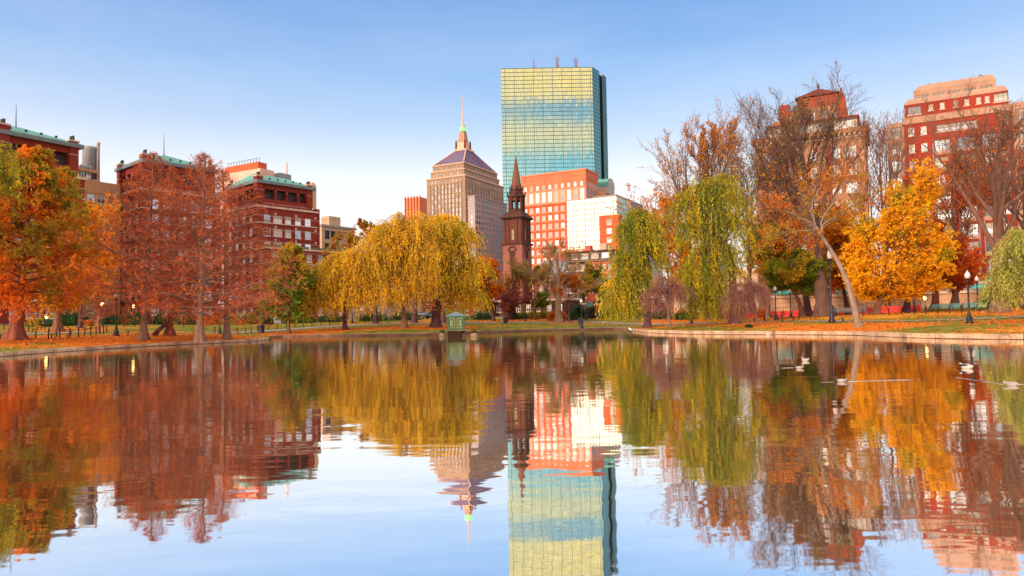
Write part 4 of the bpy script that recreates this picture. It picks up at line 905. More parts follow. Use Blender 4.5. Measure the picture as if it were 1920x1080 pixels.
def orange_and_glass():
    OP = m_wall('salmon_granite', (.60, .19, .10), (.48, .13, .07), 3.9, (.4, .12, .07)); OPL = m_wall('pale_salmon_granite', (.62, .28, .18), (.52, .21, .13), 30); RED = m_wall('deep_orange_brick', (.62, .12, .05), (.5, .09, .04), 4)
    b = Bld('salmon_office_block', 'broad salmon granite office block in front of the glass tower', 'office building', 1098, 316, 450, -29, 31)
    H = b.H; W = -b.reach(977, 330, 'x'); L = b.reach(1121, 325, 'y'); zz = lambda py: b.z_at(1098, py, (0, 0))
    za, zb_, zc, zd = zz(337), zz(348), zz(370), zz(375)
    b.block(-W, 0, 0, L, zb_, H, OP, front=dict(x=lin(.8, W - .8, 10), z=[(za + zb_) / 2], w=2.0, h=2.8, style='wm1'), right=dict(x=lin(.8, L - .8, 6), z=[(za + zb_) / 2], w=2.0, h=2.8, style='wm1'), part='attic_storey')
    b.block(-W, 0, 0, L + 3, zd, zb_ - .01, OPL, front=dict(x=lin(.5, W - .5, 10), z=[(zb_ + zd) / 2], w=2.9, h=(zb_ - zd) * .72, style='wm22'), right=dict(x=lin(.5, L + 2.5, 7), z=[(zb_ + zd) / 2], w=2.6, h=(zb_ - zd) * .72, style='dm22'), part='upper_storey')
    fl = 5.6; zs = [zd - 3.6 - fl * k for k in range(int(zd / fl))]
    b.block(-W, .4, -.4, L + 14, 0, zd - .01, RED, front=[dict(x=lin(.8, W - .8, 10), z=zs, w=2.7, h=3.2, style='wm21', reveal=OPL)], right=dict(x=lin(.8, L + 13, 11), z=zs, w=2.4, h=3.2, style='dm21'))
    b.band(-W, 0, 0, L, za + 1.6, za + 1.9, .2, OPL, 'belt_course'); b.band(-W, .4, -.4, L + 14, zd - .6, zd + .5, .8, OPL, faces='flr'); b.band(-W, 0, 0, L, H - .6, H + .3, .4, OPL)
    s = b.part('spandrel')
    for z in zs[:10]: s.box(-W + .1, .38, -.62, -.404, z - 2.75, z - 2.1, OPL)
    k = b.part('stone_inlay'); zm = zs[0] + 2.2
    for x in lin(.8, W - .8, 10): k.box(-W + x - .6, -W + x + .6, -.35, -.003, za + .2, za + .9, OPL)
    b.done()
    # green barrel vault with arched window, beside
    a = Bld('vaulted_hall_block', 'stone block with green barrel roof and arched end window', 'office building', 1120, 345, 465, -29, 32)
    Ha = a.H; La = 24; Wa = 16; r = 6.6; ar = MB(); ar.fix = False; V = []; n = 14
    y0 = a.reach(1143, 345, 'y'); 
    a.block(-Wa, 0, 0, y0 + r + 26, 0, Ha - 4, OPL, right=dict(x=lin(.8, y0 + r + 24, 12), z=[Ha - 8 - 5 * k for k in range(12)], w=1.9, h=2.8, style='dm1'))
    for x in (-Wa, 1.2):
        for i in range(n + 1): t = math.pi * i / n; V.append((x, y0 + r * math.cos(t), Ha - 3.9 + 4.6 + r * math.sin(t)))
    Q = [(i, i + 1, n + 2 + i, n + 1 + i) for i in range(n)]; m = a.part('vault_roof'); m.add(V, Q, COPPER, True); m.box(-Wa, 1.1, y0 - r, y0 + r, Ha - 3.99, Ha + .7, STONE)
    w = a.part('arched_window'); V = [(1.3, y0 + r * .98 * math.cos(math.pi * i / n), Ha + .7 + r * .98 * math.sin(math.pi * i / n)) for i in range(n + 1)]; V2 = [(1.3, y0 + r * .72 * math.cos(math.pi * i / n), Ha + .7 + r * .72 * math.sin(math.pi * i / n)) for i in range(n + 1)]
    w.add(V + V2, [(i, i + 1, n + 2 + i, n + 1 + i) for i in range(n)], STONE); w.add([(1.22, v[1], v[2]) for v in V2] + [(1.22, y0 - r * .72, Ha - 3.5), (1.22, y0 + r * .72, Ha - 3.5)], [tuple(range(n + 3))], GL_PALE)
    for t in (-.4, 0, .4): w.box(1.31, 1.45, y0 + r * t - .15, y0 + r * t + .15, Ha - 3.4, Ha + .7 + r * (.6 - abs(t) * .4), STONE)
    a.done()
    # long mansard row receding to the right
    m = Bld('mansard_block', 'long brick block with grey mansard attic receding behind the green gold willow', 'office building', 1155, 364, 400, -29, 33)
    Hm = m.H; Lm = m.reach(1206, 384, 'y'); L2 = m.reach(1240, 396, 'y')
    GM = m_wall('grey_mansard', (.30, .28, .26), (.2, .2, .2), 50)
    m.block(-14, 0, 0, Lm, Hm - 4.6, Hm, GM, right=dict(x=lin(.5, Lm - .5, 12), z=[Hm - 2.2], w=1.7, h=2.4, style='tm1'), part='mansard_storey'); m.block(-14, .4, -.4, Lm, 0, Hm - 4.61, RED, right=dict(x=lin(.5, Lm - .5, 12), z=[Hm - 8 - 4 * k for k in range(14)], w=1.7, h=2.4, style='wm1')); m.band(-14, .4, -.4, Lm, Hm - 5.2, Hm - 4.7, .5, BAND, faces='fr')
    m.block(-14, 0, Lm + .5, L2, 0, Hm - 3.5, m_wall('pale_grey_stone', (.52, .48, .40), (.42, .4, .34), 3.6), right=dict(x=lin(.5, L2 - Lm - 1, 9), z=[Hm - 6.5 - 4 * k for k in range(14)], w=1.5, h=2.4, style='wm1'), part='end_wing'); m.done()
    # white mirrored glass block with brick corner
    g = Bld('white_glass_block', 'pale mirrored glass block with thin grid in front of the salmon building', 'office building', 1155.5, 367, 330, -29, 34)
    Hg = g.H; Wg = -g.reach(1062.5, 377, 'x'); Lg = g.reach(1182, 373, 'y'); MG = m_glass('white_mirror_glass', (.62, .66, .60), .02, (.36, .38, .33), .75, .14); ML = m_solid('pale_mullion', (.16, .19, .20), .5, .05)
    rng = np.random.default_rng(9)
    def curtain(p, q, nx, nz, z0, z1):
        V = []; Q = []; p = np.array(p, float); q = np.array(q, float); d = q - p; Lf = np.linalg.norm(d); d /= Lf; nv = np.array([d[1], -d[0]]); mu = MB(); mu.fix = False
        for i in range(nx):
            for j in range(nz):
                t = rng.normal(0, .003, 2); x0, x1 = Lf * i / nx, Lf * (i + 1) / nx; c0, c1 = z0 + (z1 - z0) * j / nz, z0 + (z1 - z0) * (j + 1) / nz; b_ = len(V)
                for (x, z, sx, sz) in ((x0, c0, -1, -1), (x1, c0, 1, -1), (x1, c1, 1, 1), (x0, c1, -1, 1)): P2 = p + d * x + nv * (sx * t[0] + sz * t[1]); V.append((*P2, z))
                Q.append((b_, b_ + 1, b_ + 2, b_ + 3))
        o = np_mesh('curtain_wall', V, quads=Q, mats=[MG], parent=g.root)
        for k in range(nx + 1):
            w = .14 if k % 3 else .3; x = Lf * k / nx; P2 = p + d * x; u = d * w / 2; a_ = P2 - u; c_ = P2 + u; e_ = nv * .12; mu.add([(*a_, z0), (*c_, z0), (*c_, z1), (*a_, z1), (*(a_ + e_), z0), (*(c_ + e_), z0), (*(c_ + e_), z1), (*(a_ + e_), z1)], [(4, 5, 6, 7), (0, 4, 7, 3), (1, 2, 6, 5)], ML)
        for k in range(nz + 1):
            w = .15; z = z0 + (z1 - z0) * k / nz; a_ = p + nv * .10; c_ = q + nv * .10; mu.add([(*a_, z - w), (*c_, z - w), (*c_, z + w), (*a_, z + w)], [(0, 1, 2, 3)], ML)
        mu.build('mullion_grid', o)
    curtain((-Wg, 0), (0, 0), 16, 22, 0, Hg); curtain((0, 0), (0, Lg), 8, 22, 0, Hg); g.mb.quad((0, Lg, 0), (-Wg, Lg, 0), (-Wg, Lg, Hg), (0, Lg, Hg), ML); g.mb.quad((-Wg, Lg, 0), (-Wg, 0, 0), (-Wg, 0, Hg), (-Wg, Lg, Hg), ML); g.part('roof').add([(-Wg, 0, Hg), (0, 0, Hg), (0, Lg, Hg), (-Wg, Lg, Hg)], [(0, 1, 2, 3)], ML); g.done()
    c = Bld('brick_corner_block', 'orange brick block with three cream windows in front of the white glass', 'office building', 1160, 401, 322, -29, 35)
    Hc = c.H; Wc = -c.reach(1123, 403, 'x'); c.block(-Wc, 0, 0, 5, 0, Hc, RED, front=dict(x=[Wc * .5], z=[Hc - 3.3 - 4.1 * k for k in range(8)], w=2.6, h=2.5, style='wp11'), right=dict(x=[2.5], z=[Hc - 3.3 - 4.1 * k for k in range(8)], w=1.4, h=2.2, style='wp1')); c.band(-Wc, 0, 0, 5, Hc - .3, Hc, .12, STONE); c.done()
def church():
    BS = m_wall('brownstone', (.13, .05, .035), (.075, .03, .025), 2.4, (.1, .04, .03)); BSD = m_wall('dark_brownstone', (.09, .04, .032), (.055, .025, .022), 2); BP = m_wall('rose_brownstone', (.30, .12, .10), (.22, .085, .07), 3)
    b = Bld('church_steeple', 'dark brownstone church steeple with pointed spire', 'church', 977, 412, 235, -28, 41)
    zt = lambda py: b.z_at(962, py, (-3.6, 3.6)); W = -b.reach(939, 412, 'x'); W = 6.6; cx, cy = -W / 2, W / 2; s = MB(); root = b.root; Hc = zt(412)
    z0 = zt(458); b.block(-W - .3, .3, -.3, W + .3, 0, z0, BP, front=dict(x=[W / 2 + .3], z=[z0 - 5.5], w=2.2, h=6, open=BSD), right=dict(x=[W / 2 + .3], z=[z0 - 5.5], w=2.2, h=6, open=BSD)); b.band(-W - .3, .3, -.3, W + .3, z0 - .5, z0 + .15, .5, BSD)
    # arched surrounds
    ar = b.part('arch')
    for (ox, oy, fx) in ((-W / 2, -.32, True), (.32, W / 2, False)):
        for i in range(8):
            t0, t1 = math.pi * i / 8, math.pi * (i + 1) / 8
            def pp(r, t, o): a = r * math.cos(t); z = z0 - 2.6 + r * math.sin(t); return (ox + a, oy - o, z) if fx else (ox + o, oy + a, z)
            ar.add([pp(1.7, t0, .2), pp(1.7, t1, .2), pp(1.15, t1, .2), pp(1.15, t0, .2), pp(1.7, t0, 0), pp(1.7, t1, 0)], [(0, 1, 2, 3), (0, 4, 5, 1)], BSD)
    b.block(-W, 0, 0, W, z0, Hc, BS, part='belfry', front=dict(x=[W / 2], z=[z0 + 2.9], w=1.1, h=3.6, open=m_solid('louvre', (.28, .26, .20), .8)), right=dict(x=[W / 2], z=[z0 + 2.9], w=1.1, h=3.6, open=m_solid('louvre', (.28, .26, .20), .8)))
    p = b.part('pilaster')
    for t in (.35, 1.7, W - 1.7, W - .35):
        p.box(-t - .3, -t + .3, -.28, -.003, z0 + .2, Hc - .4, BS); p.box(.003, .28, t - .3, t + .3, z0 + .2, Hc - .4, BS)
    zr = zt(399); r = b.part('cornice'); r.frustum((-W - .2, .2, -.2, W + .2, Hc - .35), (-W - 1.1, 1.1, -1.1, W + 1.1, Hc + .25), BSD); r.frustum((-W - 1.1, 1.1, -1.1, W + 1.1, Hc + .26), (-W + .8, -.8, .8, W - .8, zr), BSD)
    # octagonal lantern with openings
    za = zt(372); l = MB(); l.fix = False; n = 8; R1 = 2.55
    l.lathe([(2.9, zr - .3), (2.9, zr + .9)], BSD, 8, (cx, cy), False, R(22.5)); l.lathe([(R1, za - .2), (3.15, za + .3), (3.15, za + .8), (2.6, za + 1.2)], BSD, 8, (cx, cy), False, R(22.5))
    for k in range(8):
        t = R(22.5 + 45 * k); x, y = cx + 2.45 * math.cos(t), cy + 2.45 * math.sin(t); l.lathe([(.55, zr + .8), (.5, zr + 1.2), (.46, za - .4), (.6, za - .1)], BS, 6, (x, y)); l.lathe([(.18, za + .8), (.3, za + 1.6), (.05, za + 2.3)], BSD, 6, (cx + 3.0 * math.cos(t), cy + 3.0 * math.sin(t)))
        t2 = R(45 * k); x, y = cx + 2.2 * math.cos(t2), cy + 2.2 * math.sin(t2); zz_ = zr + .9
        # wall panels left and right of each opening leave the window see-through
        for sg in (-1, 1):
            a_ = t2 + sg * .27; c_ = t2 + sg * .42; l.add([(cx + 2.3 * math.cos(a_), cy + 2.3 * math.sin(a_), zz_), (cx + 2.3 * math.cos(c_), cy + 2.3 * math.sin(c_), zz_), (cx + 2.3 * math.cos(c_), cy + 2.3 * math.sin(c_), za), (cx + 2.3 * math.cos(a_), cy + 2.3 * math.sin(a_), za)], [(0, 1, 2, 3)], BS)
        l.add([(cx + 2.3 * math.cos(t2 - .4), cy + 2.3 * math.sin(t2 - .4), za - 1.1), (cx + 2.3 * math.cos(t2 + .4), cy + 2.3 * math.sin(t2 + .4), za - 1.1), (cx + 2.3 * math.cos(t2 + .4), cy + 2.3 * math.sin(t2 + .4), za), (cx + 2.3 * math.cos(t2 - .4), cy + 2.3 * math.sin(t2 - .4), za)], [(0, 1, 2, 3)], BS)
    l.build('lantern', root)
    zb = zt(356); z3 = zt(290); l = MB(); l.lathe([(2.45, za + 1.1), (2.1, zb - .5), (2.4, zb - .3), (2.4, zb)], BSD, 8, (cx, cy), False, R(22.5)); 
    for k in range(8): t = R(22.5 + 45 * k); l.lathe([(.16, zb), (.25, zb + .7), (.04, zb + 1.3)], BSD, 6, (cx + 2.2 * math.cos(t), cy + 2.2 * math.sin(t)))
    l.build('drum', root); l = MB(); BR = m_wall('spire_stone_brown', (.20, .09, .06), (.11, .05, .04), 1.1)
    l.lathe([(1.95, zb + .02), (1.8, zb + .5), (.12, z3 - .4), (.08, z3)], BR, 8, (cx, cy), False, R(22.5))
    so_ = l.build('spire', root); l = MB(); l.lathe([(.08, z3 - .1), (.26, z3 + .25), (.06, z3 + .5), (.05, zt(279))], m_solid('gilt', (.6, .42, .15), .35, .1, metal=.6), 8, (cx, cy)); l.box(cx - .5, cx + .5, cy - .03, cy + .03, zt(283), zt(283) + .12, FR_DARK); l.build('finial', so_)
    b.done()
    # nave roof behind the bare tree
    n_ = Bld('church_nave', 'church nave with grey slate roof right of the brownstone steeple', 'church hall', 1000, 520, 232, -28, 42)
    Ln = n_.reach(1062, 500, 'x'); Hn = n_.H; n_.block(0, Ln, 0, 16, 0, Hn, BP, front=dict(x=lin(1, Ln - 1, 4), z=[Hn - 3.5], w=1.8, h=4.5, style='dd11')); rz = n_.z_at(1020, 489, (Ln / 2, 8))
    n_.part('roof').add([(-.5, -.6, Hn), (Ln + .5, -.6, Hn), (Ln + .5, 8, rz), (-.5, 8, rz), (Ln + .5, 16.5, Hn), (-.5, 16.5, Hn)], [(0, 1, 2, 3), (3, 2, 4, 5), (1, 4, 2), (0, 3, 5)], m_wall('grey_slate', (.22, .24, .29), (.16, .17, .22), 1.2)); n_.done()
    # dark mansard town house with rose front
    d = Bld('mansard_town_house', 'town house with dark mansard attic and rose brick front', 'town house', 1150, 468, 215, -28, 43)
    Wd = -d.reach(1062, 480, 'x'); Hd = d.H; zc = d.z_at(1150, 486); DKS = m_wall('dark_slate', (.09, .07, .075), (.06, .05, .05), 1.3); RB = m_wall('rose_brick', (.52, .13, .10), (.42, .1, .08), 3)
    d.block(-Wd, 0, 0, 12, zc, Hd, DKS, part='attic', front=dict(x=lin(1, Wd - 1, 4), z=[(zc + Hd) / 2], w=2.4, h=1.6, style='wm2')); d.band(-Wd, 0, 0, 12, zc - .3, zc + .15, .7, FR_DARK); d.band(-Wd, 0, 0, 12, Hd - .2, Hd + .15, .3, BSD, 'railing')
    zs = [zc - 2.2 - 3.4 * k for k in range(4)]; d.block(-Wd * .55, 0, 0, 12, 0, zc - .31, RB, front=dict(x=lin(.8, Wd * .55 - .5, 4), z=zs, w=1.2, h=2.0, style='dd01')); d.block(-Wd, -Wd * .55 - .01, -1.2, 12, 0, zc - .9, DKS, part='dark_bay', front=dict(x=lin(.3, Wd * .45 - .3, 4), z=zs, w=1.3, h=1.8, style='wm1'))
    d.block(-5.5, -3.5, 3, 5, Hd, Hd + 2.4, STONE, part='chimney'); d.block(-10, -8.2, 2, 4, Hd, Hd + 2.0, RB, part='chimney'); d.done()
    e = Bld('red_roofed_house', 'orange pitched roof house left of the white glass block', 'house', 1108, 466, 245, -28, 44)
    We = -e.reach(1040, 470, 'x'); He = e.H; e.block(-We, 0, 0, 11, 0, He - 3.4, BRICK2, front=dict(x=lin(1, We - 1, 4), z=[He - 6, He - 9.5], w=1.3, h=2, style='wm1')); ro = e.part('roof'); ro.add([(-We - .4, -.5, He - 3.5), (.4, -.5, He - 3.5), (-1.5, 5.5, He + .6), (-We + 1.5, 5.5, He + .6), (.4, 11.5, He - 3.5), (-We - .4, 11.5, He - 3.5)], [(0, 1, 2, 3), (3, 2, 4, 5), (1, 4, 2), (0, 3, 5)], m_wall('orange_roof_tile', (.62, .17, .07), (.5, .13, .06), .5)); e.piece('dormer').frustum((-5.4, -3.2, .5, 3, He - 2.6), (-4.5, -4.1, .8, 4, He - .2), FR_WHITE); e.piece('dormer').frustum((-2.9, -1.0, .5, 3, He - 2.6), (-2.2, -1.8, .8, 4, He - .2), FR_WHITE); e.done()
    # low rows behind the trees in the middle distance
    for i, (px, py, D, wpx, col, lab) in enumerate([(905, 545, 205, 790, BRICK, 'plain red brick row behind the yellow willows'), (790, 538, 215, 652, STONE, 'pale stone row behind the left willow'), (1062, 560, 200, 905, BSD, 'dark brownstone row behind the bare pale tree'), (1262, 540, 190, 1150, BP, 'rose stone row behind the green gold willow'), (1420, 505, 175, 1262, STONE, 'pale stone row behind the purple weeping trees')]):
        h = Bld('street_row', lab, 'row houses', px, py, D, -28, 50 + i); Wh = -h.reach(wpx, py, 'x'); Hh = h.H
        h.block(-Wh, 0, 0, 10, 0, Hh, col, front=dict(x=lin(.5, Wh - .5, int(Wh / 3.4)), z=[Hh - 2.4 - 3.4 * k for k in range(4)], w=1.5, h=2.1, style='wm11')); h.band(-Wh, 0, 0, 10, Hh - .4, Hh + .1, .3, BAND); h.done()
def build_right():
    BG = m_wall('peach_brick', (.40, .22, .14), (.30, .16, .10), 3.3); ORB = m_wall('red_quoin_brick', (.36, .07, .04), (.26, .05, .03), 3.3)
    b = Bld('grand_hotel', 'peach and red brick hotel with glass attic and red gable behind bare trees', 'hotel', 1621, 236, 135, -28, 61)
    H = b.H; W = -b.reach(1415, 262, 'x'); zs = [H - 4.6 - 3.5 * k for k in range(9)]; L = 14
    b.block(-W, 0, 0, L, 0, H, BG, front=[dict(x=[2.6, 8.6, 11.0, 14.4, 17.2, W - 5, W - 2.2], z=zs, w=1.15, h=2.0, style='wp01')], right=dict(x=lin(.5, L - .5, 4), z=zs, w=1.1, h=2, style='wp01'))
    q = b.part('red_panel')
    for x in (6.9, W - 6.8): q.box(-W + x, -W + x + .8, -.12, -.004, 2, H - 3, ORB)
    q.box(-W + 5.2, -W + 5.9, -.12, -.004, 2, H - 3.0, ORB)
    q.box(-W + 5.95, -W + 6.85, -.12, -.004, H - 3.2, H - 2.6, ORB)
    b.band(-W, 0, 0, L, H - 1.0, H - .1, .7, BG); b.band(-W, 0, 0, L, H - 1.9, H - 1.6, .25, STONE, 'belt_course'); z1 = H + 2.4
    for k in range(int(W / .9)): b.part('dentil').box(-W + .3 + k * .9, -W + .7 + k * .9, -.62, -.26, H - 1.55, H - 1.02, STONE)
    b.block(-W + 2.2, -1.2, 1.2, L - 1, H, z1, m_wall('attic_frame', (.12, .10, .12), (.1, .08, .1), 9), part='glass_attic', front=dict(x=lin(.1, W - 3.5, 18), z=[H + 1.1], w=.85, h=1.5, style='wp0'))
    b.band(-W + 2.2, -1.2, 1.2, L - 1, z1, z1 + .3, .3, ORB, 'attic_cornice')
    xa, xb = b.reach(1462, 200, 'x', (0, 3)), b.reach(1586, 190, 'x', (0, 3)); z2 = b.z_at(1590, 205, (xb, 3)); z2 = z1 + 3.4
    b.block(xa, xb, 3, L - 2, z1 + .31, z2, BG, part='penthouse', front=[dict(x=lin(.6, xb - xa - .6, 5), z=[(z1 + z2) / 2], w=1.1, h=1.7, style='dm1')])
    for x in (xa, xb - 1.7): b.piece('penthouse_pier').box(x, x + 1.7, 2.4, 2.99, z1 + .32, z2 + 1.2, ORB)
    xg0, xg1 = b.reach(1498, 196, 'x', (0, 4)), b.reach(1572, 196, 'x', (0, 4)); b.block(xg0, xg1, 3.6, L - 3, z2 + .001, z2 + 2.4, ORB, part='gable_block'); ga = b.part('gable_roof'); zg = b.z_at(1524, 181, ((xg0 + xg1) / 2, 4)); zg = z2 + 4.4; xm = (xg0 + xg1) / 2
    ga.add([(xg0 - .7, 3.0, z2 + 2.4), (xg1 + .7, 3.0, z2 + 2.4), (xm, 5.5, zg), (xg0 - .7, L - 3, z2 + 2.4), (xg1 + .7, L - 3, z2 + 2.4), (xm, L - 5, zg)], [(0, 1, 2), (1, 4, 5, 2), (3, 0, 2, 5), (4, 3, 5)], m_wall('red_tile', (.17, .035, .028), (.11, .025, .02), .5)); ga.lathe([(.12, zg), (.3, zg + .4), (.05, zg + 1.2)], FR_DARK, 6, (xm, 5.5))
    b.part('urn').lathe([(.3, z2 + 1.2), (.5, z2 + 1.8), (.15, z2 + 2.3), (.3, z2 + 2.6), (.05, z2 + 3.2)], ORB, 8, (xb - .8, 2.7))
    b.part('roof_house').box(-W + 3.2, -W + 5.6, 3, 6, z1 + .3, z1 + 1.5, BG); b.done()
    # big modern red brick building at right
    RB = m_wall('bright_red_brick', (.31, .04, .025), (.20, .028, .02), 3.6); PS = m_wall('pink_precast', (.42, .27, .20), (.33, .21, .16), 3.6, (.3, .2, .17))
    m = Bld('red_apartment_tower', 'large red brick apartment building with pale bands and stepped top at right', 'apartment building', 1897, 194, 138, -31, 62)
    W = -m.reach(1694, 221, 'x'); H = m.H; L = 16; fl = 3.55; zs = [H - 3.0 - fl * k for k in range(11)]
    bays = [W * .36, W * .58, W * .80]
    m.block(-W, 0, 0, L, 0, H - 1.4, RB, front=[dict(x=[W * .07, W * .19], z=zs, w=1.05, h=1.7, style='wp01'), dict(x=[W * .93], z=zs, w=1.0, h=1.7, style='wp01'), dict(x=bays, z=zs[1:], w=2.9, h=2.3, style='dp21'), dict(x=[W * .5], z=[zs[0]], w=W * .38, h=1.5, style='dp51')], right=dict(x=lin(1, L - 1, 3), z=zs, w=1.4, h=1.8, style='dp1'))
    m.band(-W, 0, 0, L, H - 1.39, H, .25, PS, faces='flrb'); m.block(-W, 0, 0, L, H - 1.39, H - .01, PS, part='parapet')
    sp = m.part('spandrel')
    for z in zs[1:]:
        for x in bays: sp.box(-W + x - 1.5, -W + x + 1.5, -.06, -.004, z - 1.9, z - 1.25, PS)
    for k in (4, 8): sp.box(-W, 0, -.14, -.07, zs[k] - 2.1, zs[k] - 1.85, PS)
    for x in bays: m.piece('bay_pier').box(-W + x - 1.75, -W + x - 1.5, -.2, -.004, 3, H - 6, m_solid('purple_metal', (.2, .12, .13), .5)); m.piece('bay_pier').box(-W + x + 1.5, -W + x + 1.75, -.2, -.004, 3, H - 6, m_solid('purple_metal', (.2, .12, .13), .5))
    z1 = m.z_at(1894, 157, (-.5, 1)); W1 = -m.reach(1695, 191, 'x', (0, 1)); zw = (H + z1 - 1.2) / 2 + .3
    m.block(-W1, -.4, 1, L - 1, H, z1 - 1.3, RB, part='upper_storey', front=[dict(x=[W1 * .10], z=[zw - .2], w=2.4, h=1.7, style='dp2'), dict(x=[W1 * .26, W1 * .37, W1 * .5, W1 * .6, W1 * .71, W1 * .79], z=[zw], w=.85, h=1.35, style='tp01'), dict(x=[W1 * .91], z=[zw], w=2.4, h=1.7, style='dp2')])
    m.part('upper_parapet').frustum((-W1 - .05, -.35, .95, L - .95, z1 - 1.29), (-W1 + .7, -1.0, 1.7, L - 2, z1), PS)
    x0, x1 = m.reach(1713, 182, 'x', (0, 3)), m.reach(1868, 155, 'x', (0, 3)); z2 = m.z_at(1866, 142, (x1, 3)); z2 = z1 + 3.2
    m.block(x0, x1, 3, L - 2, z1 - 1.0, z1 + 1.9, PS, part='penthouse', front=[dict(x=lin(.3, x1 - x0 - .3, 5), z=[z1 + .55], w=(x1 - x0) / 5 - .5, h=.7, style='td2')]); m.part('penthouse_roof').frustum((x0, x1, 3, L - 2, z1 + 1.91), (x0 + 1.2, x1 - .6, 3.8, L - 3, z2), PS)
    m.piece('roof_dome').lathe([(.5, z2), (.5, z2 + .3), (.2, z2 + .55)], FR_DARK, 8, (x1 - 2.5, 5)); m.piece('roof_dome').lathe([(.4, z2), (.4, z2 + .25), (.15, z2 + .45)], FR_DARK, 8, (x0 + 3, 5))
    # pale wing on the left
    xl = m.reach(1662, 226, 'x'); zl = [H - 2.6 - fl * k for k in range(11)]
    m.block(xl, -W - .01, .6, L, 0, H - .6, PS, part='left_wing', front=dict(x=[(-W - xl) / 2], z=zl[0:], w=1.9, h=2.2, style='dp11'), left=dict(x=lin(.5, L - 1, 3), z=zl, w=1.6, h=2, style='dp1'))
    xr = 9.; m.block(.01, xr, -1.2, L, 0, H - .2, PS, part='right_wing', front=dict(x=[1.6, 4.6, 7.4], z=[H - 2.6 - fl * k for k in range(11)], w=1.6, h=2.3, style='dp11')); m.done()
    # ground floor arcade with red barrier
    a = Bld('stone_arcade', 'cream stone ground floor arcade with warm lit openings behind the right trees', 'shop row', 1925, 541, 122, -28, 63)
    W = -a.reach(1440, 500, 'x'); H = a.H; ST = m_wall('cream_stone', (.56, .36, .22), (.44, .28, .18), 1.6); LIT = m_solid('lit_shop_interior', (.6, .3, .1), .8, .2, emit=((1.0, .42, .1), .8))
    xs = lin(1, W - 1, 11); a.block(-W, 0, 0, 9, 0, H, ST, front=[dict(x=xs[::2], z=[2.2], w=2.6, h=3.2, style='dd21'), dict(x=xs[1::2], z=[2.2], w=2.6, h=3.2, open=LIT, depth=1.5), dict(x=xs, z=[H - 2.2], w=1.9, h=2.0, style='dm21')]); a.band(-W, 0, 0, 9, 4.3, 4.7, .35, BAND, 'belt_course'); a.band(-W, 0, 0, 9, H - .5, H, .5, BAND)
    for x in xs[::3]: aw = a.piece('awning'); aw.add([(-W + x - 1.6, -.01, 4.2), (-W + x + 1.6, -.01, 4.2), (-W + x + 1.6, -1.4, 3.5), (-W + x - 1.6, -1.4, 3.5), (-W + x - 1.6, -1.4, 3.3), (-W + x + 1.6, -1.4, 3.3)], [(0, 1, 2, 3), (3, 2, 5, 4)], m_solid('teal_canvas', (.08, .42, .42), .8))
    a.done()
# ------------------------------------------------------------------ park objects
IRON = m_solid('dark_iron', (.018, .016, .035), .45, .1, metal=.2)
GLOBE = m_solid('lamp_globe', (.55, .54, .58), .25, .05)
def lamp_proto():
    r = empty('street_lamp'); p = MB(); p.lathe([(.30, 0), (.30, .12), (.22, .18), (.24, .42), (.15, .5), (.13, .75), (.085, .85), (.075, 1.2), (.062, 3.3), (.10, 3.36), (.10, 3.44), (.07, 3.5)], IRON, 12); p.build('pole', r)
    h = MB(); h.lathe([(.08, 3.5), (.17, 3.56), (.17, 3.6)], IRON, 10); h.build('fitter', r)
    g = MB(); g.lathe([(.14, 3.6), (.2, 3.72), (.215, 3.86), (.17, 4.02), (.10, 4.1)], GLOBE, 14); g.lathe([(.05, 4.1), (.1, 4.13), (.03, 4.24)], GLOBE, 8); g.build('globe', r); return r
def bench_proto():
    r = empty('park_bench'); W = m_solid('bench_wood', (.13, .07, .05), .7, .2); s = MB()
    for k in range(3): s.box(-.8, .8, -.21 + k * .145, -.09 + k * .145, .42, .47, W)
    s.build('seat', r)
    for x in (-.6, .6): l = MB(); l.box(x - .06, x + .06, -.17, .17, .0, .06, IRON); l.box(x - .045, x + .045, -.06, .06, .06, .36, IRON); l.box(x - .05, x + .05, -.2, .2, .36, .415, IRON); l.build('leg', r)
    return r
def long_bench(label, a, b, mat):
    d = b - a; L = math.hypot(d[0], d[1]); r = empty('long_bench', a, math.atan2(d[1], d[0])); tag(r, label, 'bench'); s = MB()
    for k in range(4): s.box(0, L, -.25 + k * .125, -.15 + k * .125, .43, .47, mat)
    s.build('seat', r); s = MB()
    for k in range(4): s.add([(0, .27 + k * .03, .55 + k * .13), (L, .27 + k * .03, .55 + k * .13), (L, .3 + k * .03, .66 + k * .13), (0, .3 + k * .03, .66 + k * .13), (0, .31 + k * .03, .55 + k * .13), (L, .31 + k * .03, .55 + k * .13), (L, .34 + k * .03, .66 + k * .13), (0, .34 + k * .03, .66 + k * .13)], [(0, 1, 2, 3), (7, 6, 5, 4), (3, 2, 6, 7), (1, 0, 4, 5)], mat)
    s.build('backrest', r)
    for k in range(int(L / 2.2) + 1): x = min(L - .1, .1 + k * 2.2); l = MB(); l.box(x - .04, x + .04, -.24, -.16, 0, .42, IRON); l.box(x - .04, x + .04, .2, .28, 0, 1.05, IRON); l.box(x - .04, x + .04, -.24, .28, .38, .425, IRON); l.build('leg', r)
